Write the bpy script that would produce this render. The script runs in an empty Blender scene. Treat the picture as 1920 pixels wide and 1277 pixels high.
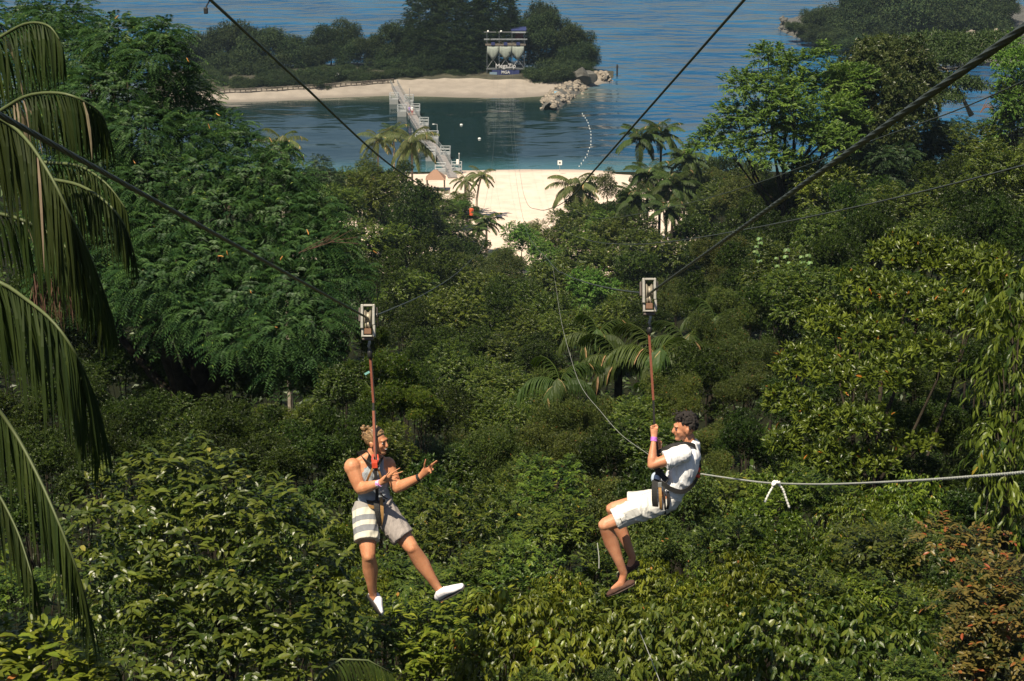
import bpy, math, random
import numpy as np
from mathutils import Vector, Matrix, Quaternion

R = math.radians
scene = bpy.context.scene
col = scene.collection
rng = np.random.default_rng(7)
random.seed(7)

# ---------------------------------------------------------------- camera, sky, sun, exposure
H = 62.0                       # camera height above the sea (m)
PITCH = 0.29                   # looking down (rad)
F = 3600.0                     # focal length in pixels of the 1920 px wide photograph
cam = bpy.data.cameras.new('camera')
cam.sensor_width = 36.0
cam.lens = F / 1920 * 36.0
cam.clip_start = 0.2
cam.clip_end = 6000
camo = bpy.data.objects.new('camera', cam)
camo.location = (0, 0, H)
camo.rotation_euler = (math.pi / 2 - PITCH, 0, 0)
col.objects.link(camo)
scene.camera = camo

SUN_EL, SUN_AZ = R(59), R(214)      # azimuth clockwise from +Y (north); 205 = behind the camera, a little left
world = bpy.data.worlds.new('World')
scene.world = world
world.use_nodes = True
wn = world.node_tree.nodes
sky = wn.new('ShaderNodeTexSky')
sky.sky_type = 'NISHITA'
sky.sun_disc = False
sky.sun_elevation = SUN_EL
sky.sun_rotation = SUN_AZ
sky.air_density = 1.0
sky.dust_density = 1.2
sky.ozone_density = 1.5
world.node_tree.links.new(sky.outputs[0], wn['Background'].inputs[0])
wn['Background'].inputs[1].default_value = 0.05
sun = bpy.data.lights.new('sun', 'SUN')
sun.energy = 5.0
sun.angle = R(0.53)
sun.color = (1.0, 0.89, 0.69)
suno = bpy.data.objects.new('sun', sun)
tosun = Vector((math.sin(SUN_AZ) * math.cos(SUN_EL), math.cos(SUN_AZ) * math.cos(SUN_EL), math.sin(SUN_EL)))
suno.rotation_euler = tosun.to_track_quat('Z', 'Y').to_euler()
suno.location = (0, -20, 120)
col.objects.link(suno)
scene.view_settings.view_transform = 'Standard'
scene.view_settings.look = 'None'
scene.view_settings.gamma = 1.0
scene.view_settings.use_curve_mapping = False
scene.view_settings.exposure = 0.6
scene.render.engine = 'CYCLES'
scene.cycles.max_bounces = 6
scene.cycles.diffuse_bounces = 2
scene.cycles.glossy_bounces = 2
scene.cycles.transmission_bounces = 3
scene.cycles.transparent_max_bounces = 4
scene.cycles.use_denoising = True

CP, SP = math.cos(PITCH), math.sin(PITCH)
def at(px, py, Y):
    """world point seen at photograph pixel (px, py), at world distance Y"""
    a = (px - 960) / F; b = (638.5 - py) / F
    t = Y / (CP + b * SP)
    return Vector((a * t, Y, H + t * (b * CP - SP)))
def atz(px, py, z=0.0):
    a = (px - 960) / F; b = (638.5 - py) / F
    t = (z - H) / (b * CP - SP)
    return Vector((a * t, t * (CP + b * SP), z))
def mpp(Y):                    # metres per photograph pixel at distance Y
    return Y / F * 1.02

# ---------------------------------------------------------------- materials
MATS = {}
def mat_base(name):
    m = bpy.data.materials.new(name); m.use_nodes = True
    return m, m.node_tree, m.node_tree.nodes['Principled BSDF']
def N(nt, typ, **kw):
    n = nt.nodes.new(typ)
    for k, v in kw.items():
        if k in n.inputs.keys() if hasattr(n.inputs, 'keys') else False: n.inputs[k].default_value = v
        else: setattr(n, k, v)
    return n
def L(nt, a, b): nt.links.new(a, b)
def simple(name, c, rough=0.6, metal=0.0, var=0.12, scale=20.0, bump=0.0, spec=0.5):
    """plain procedural material: colour with a little noise, optional bump"""
    if name in MATS: return MATS[name]
    m, nt, p = mat_base(name)
    tc = N(nt, 'ShaderNodeTexCoord'); no = N(nt, 'ShaderNodeTexNoise')
    no.inputs['Scale'].default_value = scale; no.inputs['Detail'].default_value = 5
    L(nt, tc.outputs['Object'], no.inputs['Vector'])
    mr = N(nt, 'ShaderNodeMapRange'); mr.inputs['From Min'].default_value = .3; mr.inputs['From Max'].default_value = .7
    mr.inputs['To Min'].default_value = 1 - var; mr.inputs['To Max'].default_value = 1 + var
    L(nt, no.outputs['Fac'], mr.inputs['Value'])
    mx = N(nt, 'ShaderNodeVectorMath', operation='SCALE'); mx.inputs[0].default_value = c[:3]
    L(nt, mr.outputs[0], mx.inputs['Scale']); L(nt, mx.outputs[0], p.inputs['Base Color'])
    p.inputs['Roughness'].default_value = rough; p.inputs['Metallic'].default_value = metal
    p.inputs['Specular IOR Level'].default_value = spec
    if bump:
        b = N(nt, 'ShaderNodeBump'); b.inputs['Strength'].default_value = bump; b.inputs['Distance'].default_value = .02
        L(nt, no.outputs['Fac'], b.inputs['Height']); L(nt, b.outputs[0], p.inputs['Normal'])
    MATS[name] = m; return m
def leaf_mat(name, dark, light, odd=None, oddlim=0.96, rough=0.45, transl=0.2, spec=0.28):
    """leaf material: per-leaf tint (attribute), a little of it translucent"""
    if name in MATS: return MATS[name]
    m, nt, p = mat_base(name)
    at_ = N(nt, 'ShaderNodeAttribute'); at_.attribute_name = 'tint'
    oi = N(nt, 'ShaderNodeObjectInfo')
    rp = N(nt, 'ShaderNodeValToRGB'); e = rp.color_ramp.elements
    e[0].position = 0.0; e[0].color = (*dark, 1); e[1].position = 0.9 if odd else 1.0; e[1].color = (*light, 1)
    if odd:
        x = e.new(oddlim); x.color = (*light, 1); y = e.new(min(1, oddlim + .01)); y.color = (*odd, 1)
    L(nt, at_.outputs['Fac'], rp.inputs[0])
    hs = N(nt, 'ShaderNodeHueSaturation')
    m1 = N(nt, 'ShaderNodeMapRange'); m1.inputs['To Min'].default_value = .480; m1.inputs['To Max'].default_value = .514
    m2 = N(nt, 'ShaderNodeMapRange'); m2.inputs['To Min'].default_value = .75; m2.inputs['To Max'].default_value = 1.25
    L(nt, oi.outputs['Random'], m1.inputs['Value'])
    ml = N(nt, 'ShaderNodeMath', operation='MULTIPLY'); ml.inputs[1].default_value = 7.3
    fr = N(nt, 'ShaderNodeMath', operation='FRACT'); L(nt, oi.outputs['Random'], ml.inputs[0]); L(nt, ml.outputs[0], fr.inputs[0]); L(nt, fr.outputs[0], m2.inputs['Value'])
    L(nt, m1.outputs[0], hs.inputs['Hue']); L(nt, m2.outputs[0], hs.inputs['Value'])
    L(nt, rp.outputs[0], hs.inputs['Color']); L(nt, hs.outputs[0], p.inputs['Base Color'])
    p.inputs['Roughness'].default_value = rough; p.inputs['Specular IOR Level'].default_value = spec
    tr = N(nt, 'ShaderNodeBsdfTranslucent')
    tcm = N(nt, 'ShaderNodeMix', data_type='RGBA', blend_type='MULTIPLY'); tcm.inputs[0].default_value = 1
    L(nt, hs.outputs[0], tcm.inputs[6]); tcm.inputs[7].default_value = (1.5, 1.7, .7, 1)
    L(nt, tcm.outputs[2], tr.inputs['Color'])
    ms = N(nt, 'ShaderNodeMixShader'); ms.inputs[0].default_value = transl
    L(nt, p.outputs[0], ms.inputs[1]); L(nt, tr.outputs[0], ms.inputs[2])
    L(nt, ms.outputs[0], nt.nodes['Material Output'].inputs['Surface'])
    MATS[name] = m; return m

# ---------------------------------------------------------------- mesh helpers
def link(o, parent=None):
    col.objects.link(o)
    if parent is not None: o.parent = parent
    return o
def tag(o, label=None, cat=None, group=None, kind=None):
    if label: o['label'] = label
    if cat: o['category'] = cat
    if group: o['group'] = group
    if kind: o['kind'] = kind
    return o
def empty(name, loc, label=None, cat=None, group=None):
    o = bpy.data.objects.new(name, None); o.location = loc; o.empty_display_size = .1
    link(o); return tag(o, label, cat, group)
def np_mesh(name, V, T, mat=None, tint=None, smooth=False, nside=3):
    """mesh from numpy vertices and faces that all have nside corners"""
    V = np.asarray(V, dtype=np.float32); T = np.asarray(T, dtype=np.int32)
    me = bpy.data.meshes.new(name)
    me.vertices.add(len(V)); me.vertices.foreach_set('co', V.ravel())
    me.loops.add(T.size); me.loops.foreach_set('vertex_index', T.ravel())
    me.polygons.add(len(T))
    me.polygons.foreach_set('loop_start', np.arange(0, T.size, nside, dtype=np.int32))
    if smooth: me.polygons.foreach_set('use_smooth', np.ones(len(T), dtype=bool))
    else: me.polygons.foreach_set('use_smooth', np.zeros(len(T), dtype=bool))
    me.update(calc_edges=True)
    if tint is not None:
        a = me.attributes.new('tint', 'FLOAT', 'POINT'); a.data.foreach_set('value', np.asarray(tint, dtype=np.float32))
    if mat: me.materials.append(mat)
    return me
class MB:
    """collects small pieces into one mesh"""
    def __init__(s): s.v = []; s.f = []
    def add(s, V, Fs):
        b = len(s.v); s.v += [tuple(x) for x in V]; s.f += [tuple(i + b for i in f) for f in Fs]; return s
    def box(s, c, size, rot=None):
        x, y, z = size[0] / 2, size[1] / 2, size[2] / 2
        P = [Vector((a * x, b * y, d * z)) for a in (-1, 1) for b in (-1, 1) for d in (-1, 1)]
        if rot is not None: P = [rot @ p for p in P]
        c = Vector(c)
        return s.add([p + c for p in P], [(0, 1, 3, 2), (4, 6, 7, 5), (0, 4, 5, 1), (2, 3, 7, 6), (0, 2, 6, 4), (1, 5, 7, 3)])
    def bar(s, a, b, r=0.02, n=6, r2=None):
        return s.tube([Vector(a), Vector(b)], [r, r if r2 is None else r2], n)
    def flat(s, pts, side, w, th):
        """strap: a band following pts, w wide along side, th thick"""
        pts = [Vector(p) for p in pts]; rings = []
        for i, p in enumerate(pts):
            t = (pts[min(i + 1, len(pts) - 1)] - pts[max(i - 1, 0)]).normalized()
            sd = Vector(side[i] if isinstance(side, list) else side); sd = (sd - t * sd.dot(t)).normalized(); n = t.cross(sd)
            rings.append([p + sd * w / 2 + n * th / 2, p - sd * w / 2 + n * th / 2, p - sd * w / 2 - n * th / 2, p + sd * w / 2 - n * th / 2])
        V = [q for r_ in rings for q in r_]; Fs = []
        for i in range(len(rings) - 1):
            for k in range(4): Fs.append((i * 4 + k, i * 4 + (k + 1) % 4, i * 4 + 4 + (k + 1) % 4, i * 4 + 4 + k))
        Fs += [(3, 2, 1, 0), tuple(len(V) - 4 + k for k in range(4))]
        return s.add(V, Fs)
    def tube(s, pts, rad, n=8, ref=None, flatten=None, round_ends=False, twist=None):
        pts = [Vector(p) for p in pts]
        if not isinstance(rad, (list, tuple)): rad = [rad] * len(pts)
        rad = [(r_, r_) if not isinstance(r_, (list, tuple)) else r_ for r_ in rad]
        if round_ends:
            t0 = (pts[0] - pts[1]).normalized(); t1 = (pts[-1] - pts[-2]).normalized()
            a, b = rad[0], rad[-1]; ma, mb_ = min(a), min(b)
            pts = [pts[0] + t0 * ma * .98, pts[0] + t0 * ma * .75] + pts + [pts[-1] + t1 * mb_ * .75, pts[-1] + t1 * mb_ * .98]
            rad = [(a[0] * .15, a[1] * .15), (a[0] * .66, a[1] * .66)] + rad + [(b[0] * .66, b[1] * .66), (b[0] * .15, b[1] * .15)]
        V = []; Fs = []
        side = None
        for i, p in enumerate(pts):
            t = (pts[min(i + 1, len(pts) - 1)] - pts[max(i - 1, 0)]).normalized()
            if side is None:
                r0 = Vector(ref) if ref is not None else (Vector((0, 0, 1)) if abs(t.z) < .9 else Vector((1, 0, 0)))
            else: r0 = Vector(ref) if ref is not None else side
            side = (r0 - t * r0.dot(t))
            side = side.normalized() if side.length > 1e-6 else t.orthogonal().normalized()
            up = t.cross(side)
            for k in range(n):
                a = 2 * math.pi * k / n
                V.append(p + side * (math.cos(a) * rad[i][0]) + up * (math.sin(a) * rad[i][1]))
        for i in range(len(pts) - 1):
            for k in range(n): Fs.append((i * n + k, i * n + (k + 1) % n, (i + 1) * n + (k + 1) % n, (i + 1) * n + k))
        Fs.append(tuple(range(n - 1, -1, -1))); Fs.append(tuple((len(pts) - 1) * n + k for k in range(n)))
        return s.add(V, Fs)
    def ball(s, c, r, axes=None, nu=12, nv=8):
        r = (r, r, r) if not isinstance(r, (list, tuple)) else r
        ax = axes or (Vector((1, 0, 0)), Vector((0, 1, 0)), Vector((0, 0, 1)))
        c = Vector(c); V = [c + ax[2] * r[2]]; Fs = []
        for j in range(1, nv):
            th = math.pi * j / nv
            for i in range(nu):
                ph = 2 * math.pi * i / nu
                V.append(c + ax[0] * (r[0] * math.sin(th) * math.cos(ph)) + ax[1] * (r[1] * math.sin(th) * math.sin(ph)) + ax[2] * (r[2] * math.cos(th)))
        V.append(c - ax[2] * r[2])
        for i in range(nu):
            Fs.append((0, 1 + i, 1 + (i + 1) % nu)); Fs.append((len(V) - 1, 1 + (nv - 2) * nu + (i + 1) % nu, 1 + (nv - 2) * nu + i))
        for j in range(nv - 2):
            for i in range(nu):
                a = 1 + j * nu; Fs.append((a + i, a + nu + i, a + nu + (i + 1) % nu, a + (i + 1) % nu))
        return s.add(V, Fs)
    def build(s, name, mat, parent=None, smooth=False, origin=None, tint=None, bevel=0):
        me = bpy.data.meshes.new(name)
        V = s.v
        if origin is not None: o_ = Vector(origin); V = [tuple(Vector(v) - o_) for v in V]
        me.from_pydata(V, [], s.f)
        if smooth: me.polygons.foreach_set('use_smooth', np.ones(len(me.polygons), dtype=bool))
        if tint is not None:
            a = me.attributes.new('tint', 'FLOAT', 'POINT'); a.data.foreach_set('value', np.asarray(tint, dtype=np.float32))
        me.materials.append(mat)
        o = bpy.data.objects.new(name, me)
        if origin is not None and parent is None: o.location = origin
        if bevel:
            bv = o.modifiers.new('bevel', 'BEVEL'); bv.width = bevel; bv.segments = 2; bv.limit_method = 'ANGLE'
        return link(o, parent)
def thing_root(name, loc, label, cat, group=None):
    return empty(name, loc, label, cat, group)

# ---------------------------------------------------------------- leaves
def unit(a): return a / np.maximum(np.linalg.norm(a, axis=1, keepdims=True), 1e-9)
def rdir(n): return unit(rng.normal(size=(n, 3)))
T2v = np.array([[0, 0, 0], [.5, .42, .10], [0, 1, -.12], [-.5, .42, .10]]); T2f = np.array([[0, 1, 2], [0, 2, 3]])
T8v = np.array([[0, 0, 0], [.42, .28, .05], [0, .3, .0], [-.42, .28, .05], [.42, .66, .0], [0, .68, -.05], [-.42, .66, .0], [0, 1, -.16]])
T8f = np.array([[0, 1, 2], [0, 2, 3], [1, 4, 5], [1, 5, 2], [2, 5, 6], [2, 6, 3], [4, 7, 5], [5, 7, 6]])
def leaves_arrays(P, A, Nn, ln, wd, T='2', curl=1.0):
    tv, tf = (T2v, T2f) if T == '2' else (T8v, T8f)
    A = unit(A); Nn = unit(Nn - A * np.sum(A * Nn, 1, keepdims=True)); S = np.cross(A, Nn)
    n = len(P); ln = np.broadcast_to(ln, (n,)).reshape(n, 1, 1); wd = np.broadcast_to(wd, (n,)).reshape(n, 1, 1)
    V = P[:, None, :] + S[:, None, :] * (tv[None, :, 0:1] * wd) + A[:, None, :] * (tv[None, :, 1:2] * ln) + Nn[:, None, :] * (tv[None, :, 2:3] * ln * curl)
    Fc = tf[None] + (np.arange(n) * len(tv))[:, None, None]
    return V.reshape(-1, 3), Fc.reshape(-1, 3), len(tv)
UP = np.array([0, 0, 1.0])
def spray_leaves(C, D, kind, k, ln, tw=.3, jit=.25):
    """C spray roots, D spray directions (M,3). returns P, A, N of M*k leaves"""
    M = len(C); Cr = np.repeat(C, k, 0); Dr = unit(np.repeat(D, k, 0))
    n = M * k; idx = np.tile(np.arange(k), M)
    ref = np.repeat(rdir(M), k, 0); S = unit(ref - Dr * np.sum(ref * Dr, 1, keepdims=True)); U = np.cross(Dr, S)
    if kind == 'rosette':
        az = (idx / k * 2 * np.pi * 1.618 * 2 + rng.uniform(-.4, .4, n))[:, None]
        el = rng.uniform(.25, 1.35, n)[:, None]
        A = Dr * np.cos(el) + (S * np.cos(az) + U * np.sin(az)) * np.sin(el)
        P = Cr - Dr * (rng.uniform(0, .35, n)[:, None] * tw) + A * (ln * .15)
        Nn = Dr + rdir(n) * jit
    elif kind == 'alternate':
        t = ((idx + .5) / k)[:, None]
        H_ = unit(np.cross(Dr, np.tile(UP, (n, 1))) + 1e-3)
        sg = np.where(idx % 2 == 0, 1.0, -1.0)[:, None]
        P = Cr + Dr * (t * tw) - UP * (t ** 2 * tw * .35)
        A = Dr * .65 + H_ * sg * .85 - UP * rng.uniform(.0, .5, (n, 1)) + rdir(n) * jit
        Nn = UP + Dr * .35 + rdir(n) * jit
    elif kind == 'feather':
        t = ((idx // 2 + .5) / (k / 2))[:, None]
        H_ = unit(np.cross(Dr, np.tile(UP, (n, 1))) + 1e-3)
        sg = np.where(idx % 2 == 0, 1.0, -1.0)[:, None]
        P = Cr + Dr * (t * tw) - UP * (t ** 2 * tw * .55)
        A = Dr * .35 + H_ * sg - UP * (.25 + t * .3) + rdir(n) * .08
        Nn = UP + Dr * .5 + np.repeat(rdir(M), k, 0) * jit
    elif kind == 'hang':
        t = ((idx + .5) / k)[:, None]
        P = Cr + Dr * (t * tw) - UP * (t ** 2 * tw * .5)
        A = -UP * .8 + Dr * .45 + rdir(n) * .45
        Nn = Dr + UP * .5 + rdir(n) * jit
    else:
        P = Cr + rdir(n) * rng.uniform(0, tw, (n, 1)); A = rdir(n) * .8 + Dr * .5; Nn = UP * .7 + Dr * .6 + rdir(n) * .6
    return P, A, Nn
def crown_arrays(lobes, kind, k, ln, wd, tw, dens=1.0, T='2', bias=.35, jit=.3, fill=.3, curl=1.0, cover=2.6, rough_=(.72, 1.08)):
    """lobes: (x,y,z,rx,rz). sprays on the lobe surfaces, pointing out and up."""
    lb = np.array([l[:3] for l in lobes]); rr = np.array([[l[3], l[3], l[4]] for l in lobes])
    C = []; D = []
    for i in range(len(lb)):
        area = 4 * np.pi * rr[i, 0] * (rr[i, 0] * .5 + rr[i, 2] * .5)
        m = max(6, int(area * cover * dens / (k * ln * wd * .6)))
        d = rdir(m); d[:, 2] = np.where(d[:, 2] < -.72, -d[:, 2] * rng.uniform(-.6, 1, m), d[:, 2])
        # ragged surface: low-frequency bulges so that the outline is uneven
        w = np.sin(d[:, 0] * 5 + i * 1.7) * np.sin(d[:, 1] * 6 + i) * np.sin(d[:, 2] * 5 + i * .6)
        q = lb[i] + d * rr[i] * (rng.uniform(*rough_, m) + .30 * w)[:, None]
        keep = np.ones(m, bool)
        for j in range(len(lb)):
            if j == i: continue
            e = np.linalg.norm((q - lb[j]) / rr[j], axis=1); keep &= (e > .72)
        C.append(q[keep]); D.append(unit(d[keep] + UP * bias + rdir(keep.sum()) * .45))
    C = np.concatenate(C); D = np.concatenate(D)
    P, A, Nn = spray_leaves(C, D, kind, k, ln, tw, jit)
    n = len(P); lns = ln * rng.uniform(.7, 1.25, n); wds = wd * rng.uniform(.75, 1.2, n)
    tint = np.clip(np.repeat(rng.normal(.36, .22, len(C)), k) + rng.normal(0, .14, n), 0, .93)
    tint = np.where(rng.random(n) < .006, 1.0, tint)
    V, Fc, nv = leaves_arrays(P, A, Nn, lns, wds, T, curl)
    tv = np.repeat(tint, nv)
    if fill > 0:      # inner foliage: larger leaves deeper in, keeps the crown from being see-through
        Vi = []; mi = 0
        for i in range(len(lb)):
            m = max(5, int(4 * np.pi * rr[i, 0] ** 2 * fill * dens / (ln * ln * 1.6)))
            d = rdir(m); q = lb[i] + d * rr[i] * rng.uniform(.25, .68, m)[:, None]
            Vi.append(q); mi += m
        Pi = np.concatenate(Vi)
        V2, F2, nv2 = leaves_arrays(Pi, rdir(mi), rdir(mi) + UP, ln * 1.8, wd * 2.2, '2')
        Fc = np.concatenate([Fc, F2 + len(V)]); V = np.concatenate([V, V2]); tv = np.concatenate([tv, np.full(len(V2), .25)])
    return V, Fc, tv
def wood(mb, lobes, top, base, r0, nlimb=7, droop=0.0):
    """tapered trunk from base to top with limbs out to the lobes"""
    base = Vector(base); top = Vector(top)
    pts = []; n = 6
    for i in range(n + 1):
        t = i / n; w = Vector((math.sin(t * 4 + base.x) * .05, math.cos(t * 3 + base.y) * .05, 0)) * (top - base).length * .35
        pts.append(base.lerp(top, t) + w * (t * (1 - t) * 4) * .5)
    mb.tube(pts, [r0 * (1.35 - .95 * (i / n)) if i else r0 * 1.7 for i in range(n + 1)], 8)
    sel = sorted(lobes, key=lambda l: -l[3])[:nlimb]
    for l in sel:
        e = Vector(l[:3]); s = pts[n].lerp(pts[n - 2], random.random())
        if (e - s).length < .3: continue
        m = s.lerp(e, .5) + Vector((random.uniform(-.1, .1), random.uniform(-.1, .1), -.12)) * (e - s).length
        e2 = s.lerp(e, 1.0) + Vector((0, 0, l[4] * .3))
        mb.tube([s, s.lerp(m, .6), m.lerp(e, .35), e2], [r0 * .5, r0 * .38, r0 * .25, r0 * .1], 6)
        for q in range(2):
            f = e + Vector((random.uniform(-1, 1), random.uniform(-1, 1), random.uniform(-.2, .8))) * l[3] * .75
            mb.bar(m.lerp(e, .3), f, r0 * .16, 4, r0 * .05)
# ================================================================ SETTING
_gy = [-60, 0, 10, 17, 24, 30, 40, 50, 65, 80, 120, 170, 215, 238, 256, 300, 304, 312, 330]
_gz = [60, 52, 47, 43, 40.5, 38.5, 35.5, 33, 28.5, 24.5, 16.5, 8.5, 3.4, 2.0, 1.2, .25, -.2, -2.5, -3]
def ground(x, y):
    c = np.interp(y, _gy, _gz)
    fade = np.clip((262 - y) / 60, 0, 1)
    rr_ = np.clip((x - (4 + y * .03)) / 30, 0, 3) * 14 * fade * np.clip(y / 50, 0, 1)
    ll_ = np.clip((-x - (4 + y * .05)) / 30, 0, 3) * 10 * fade * np.clip(y / 50, 0, 1)
    e = np.clip((np.abs(x) - 60) / 80, 0, 1) * 4 * fade
    return c + rr_ + ll_ + e + .5 * np.sin(x * .35 + y * .11) * np.sin(y * .23) * fade
def gz(x, y): return float(ground(np.float64(x), np.float64(y)))

# hillside
xs = np.concatenate([np.linspace(-400, -70, 18), np.linspace(-64, 64, 90), np.linspace(70, 400, 18)])
ys = np.concatenate([np.linspace(-60, 0, 12), np.linspace(1.5, 330, 200)])
X, Y = np.meshgrid(xs, ys); Z = ground(X, Y)
V = np.stack([X, Y, Z], -1).reshape(-1, 3); nx, ny = len(xs), len(ys)
ii = (np.arange(ny - 1)[:, None] * nx + np.arange(nx - 1)[None]).ravel()
Q = np.stack([ii, ii + 1, ii + nx + 1, ii + nx], 1)
m, nt, p = mat_base('forest_soil')
tc = N(nt, 'ShaderNodeTexCoord'); no = N(nt, 'ShaderNodeTexNoise'); no.inputs['Scale'].default_value = 1.3; no.inputs['Detail'].default_value = 8
rp = N(nt, 'ShaderNodeValToRGB'); rp.color_ramp.elements[0].color = (.010, .012, .005, 1); rp.color_ramp.elements[1].color = (.018, .020, .008, 1)
L(nt, tc.outputs['Object'], no.inputs['Vector']); L(nt, no.outputs['Fac'], rp.inputs[0]); L(nt, rp.outputs[0], p.inputs['Base Color']); p.inputs['Roughness'].default_value = .95; p.inputs['Specular IOR Level'].default_value = .05
soil = m
hill = link(bpy.data.objects.new('hillside', np_mesh('hillside', V, Q, soil, smooth=True, nside=4))); tag(hill, kind='structure')

# water
m, nt, p = mat_base('sea_water')
ge = N(nt, 'ShaderNodeNewGeometry'); sp_ = N(nt, 'ShaderNodeSeparateXYZ'); L(nt, ge.outputs['Position'], sp_.inputs[0])
def mth(op, a, b=None, c=None):
    n = N(nt, 'ShaderNodeMath', operation=op)
    for i, v in enumerate((a, b, c)):
        if v is None: continue
        if isinstance(v, (int, float)): n.inputs[i].default_value = v
        else: L(nt, v, n.inputs[i])
    return n.outputs[0]
def mrange(v, a, b, c=0.0, d=1.0, smooth=True):
    n = N(nt, 'ShaderNodeMapRange'); n.interpolation_type = 'SMOOTHSTEP' if smooth else 'LINEAR'
    n.inputs['From Min'].default_value = a; n.inputs['From Max'].default_value = b; n.inputs['To Min'].default_value = c; n.inputs['To Max'].default_value = d
    L(nt, v, n.inputs['Value']); return n.outputs[0]
xw, yw = sp_.outputs[0], sp_.outputs[1]
lag = mth('MULTIPLY', mrange(xw, 8, 30, 1, 0), mrange(yw, 380, 400, 1, 0))          # 1 in the sheltered lagoon
shal = mrange(mth('ADD', yw, mth('MULTIPLY', xw, -.06)), 300, 317, 1, 0)                                                  # shallows off the near beach
shal2 = mth('MULTIPLY', mrange(yw, 366, 378, 0, 1), lag)                                  # shallows off the island beach
mapn = N(nt, 'ShaderNodeMapping'); mapn.inputs['Scale'].default_value = (.55, 1.0, 1); mapn.inputs['Rotation'].default_value = (0, 0, R(-14)); L(nt, ge.outputs['Position'], mapn.inputs[0])
w1 = N(nt, 'ShaderNodeTexNoise'); w1.inputs['Scale'].default_value = .14; w1.inputs['Detail'].default_value = 2.5; w1.inputs['Roughness'].default_value = .5; w1.inputs['Distortion'].default_value = .4
w2 = N(nt, 'ShaderNodeTexNoise'); w2.inputs['Scale'].default_value = .6; w2.inputs['Detail'].default_value = 5
w3 = N(nt, 'ShaderNodeTexNoise'); w3.inputs['Scale'].default_value = .035; w3.inputs['Detail'].default_value = 3
for w in (w1, w2): L(nt, mapn.outputs[0], w.inputs['Vector'])
L(nt, ge.outputs['Position'], w3.inputs['Vector'])
amp = mth('MULTIPLY', mth('ADD', mrange(lag, 0, 1, 1.0, .055, False), 0), mrange(w3.outputs['Fac'], .3, .7, .65, 1.2))
hgt = mth('MULTIPLY', mth('ADD', w1.outputs['Fac'], mth('MULTIPLY', w2.outputs['Fac'], .12)), amp)
bp = N(nt, 'ShaderNodeBump'); bp.inputs['Strength'].default_value = 1.0; bp.inputs['Distance'].default_value = 5.5
L(nt, hgt, bp.inputs['Height']); L(nt, bp.outputs[0], p.inputs['Normal'])
def mixc(f, a, b):
    n = N(nt, 'ShaderNodeMix', data_type='RGBA')
    if isinstance(f, float): n.inputs[0].default_value = f
    else: L(nt, f, n.inputs[0])
    for i, v in ((6, a), (7, b)):
        if isinstance(v, tuple): n.inputs[i].default_value = (*v, 1)
        else: L(nt, v, n.inputs[i])
    return n.outputs[2]
deep = mixc(mrange(w3.outputs['Fac'], .35, .65), (.008, .062, .150), (.018, .098, .205))
c1 = mixc(lag, deep, (.006, .020, .022))
c2 = mixc(shal, c1, (.045, .13, .15))
c3 = mixc(mth('MULTIPLY', shal2, .6), c2, (.16, .17, .11))
L(nt, c3, p.inputs['Base Color']); p.inputs['Roughness'].default_value = .06; p.inputs['IOR'].default_value = 1.33
water_mat = m
wm = np_mesh('sea', [[-3000, 296, 0], [3000, 296, 0], [3000, 5200, 0], [-3000, 5200, 0]], [[0, 1, 2, 3]], water_mat, nside=4)
tag(link(bpy.data.objects.new('sea', wm)), kind='structure')

# sand
def sand_mat(name, c, wet=None):
    m, nt, p = mat_base(name)
    ge = N(nt, 'ShaderNodeNewGeometry'); no = N(nt, 'ShaderNodeTexNoise'); no.inputs['Scale'].default_value = .5; no.inputs['Detail'].default_value = 9
    n2 = N(nt, 'ShaderNodeTexNoise'); n2.inputs['Scale'].default_value = 4; n2.inputs['Detail'].default_value = 6
    L(nt, ge.outputs['Position'], no.inputs['Vector']); L(nt, ge.outputs['Position'], n2.inputs['Vector'])
    rp = N(nt, 'ShaderNodeValToRGB'); rp.color_ramp.elements[0].position = .3; rp.color_ramp.elements[1].position = .7
    rp.color_ramp.elements[0].color = (*[x * .78 for x in c], 1); rp.color_ramp.elements[1].color = (*c, 1)
    L(nt, no.outputs['Fac'], rp.inputs[0])
    s = N(nt, 'ShaderNodeSeparateXYZ'); L(nt, ge.outputs['Position'], s.inputs[0])
    mr = N(nt, 'ShaderNodeMapRange'); mr.inputs['From Min'].default_value = .1; mr.inputs['From Max'].default_value = .4; L(nt, s.outputs[2], mr.inputs['Value'])
    mx = N(nt, 'ShaderNodeMix', data_type='RGBA'); mx.inputs[6].default_value = (*[x * .6 for x in c], 1); L(nt, rp.outputs[0], mx.inputs[7]); L(nt, mr.outputs[0], mx.inputs[0])
    L(nt, mx.outputs[2], p.inputs['Base Color']); p.inputs['Roughness'].default_value = .9
    b = N(nt, 'ShaderNodeBump'); b.inputs['Strength'].default_value = .5; b.inputs['Distance'].default_value = .15; L(nt, n2.outputs['Fac'], b.inputs['Height']); L(nt, b.outputs[0], p.inputs['Normal'])
    return m
sand = sand_mat('beach_sand', (.72, .58, .48))
fsand = sand_mat('island_sand', (.30, .26, .22))  # greyed and darkened: shade and haze are put into this sand colour
nx, ny = 60, 40; V = []; 
for j in range(ny):
    for i in range(nx):
        x = -27 + 52 * i / (nx - 1); shore = 303.2 + .9 * math.sin(x * .12 + 1) - max(0, x - 12) * .25 - max(0, -x - 8) * .05
        y = 226 + (shore + 4 - 226) * j / (ny - 1)
        z = min(2.6, .09 * (shore - y) if y > shore - 6 else .54 + (shore - 6 - y) * .03) + .05 * math.sin(x * .8) * math.sin(y * .6)
        V.append((x, y, max(z, gz(x, y) + .06) if y < shore - 10 else z))
Q = [(j * nx + i, j * nx + i + 1, (j + 1) * nx + i + 1, (j + 1) * nx + i) for j in range(ny - 1) for i in range(nx - 1)]
tag(link(bpy.data.objects.new('beach', np_mesh('beach', V, Q, sand, smooth=True, nside=4))), kind='structure')

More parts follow.
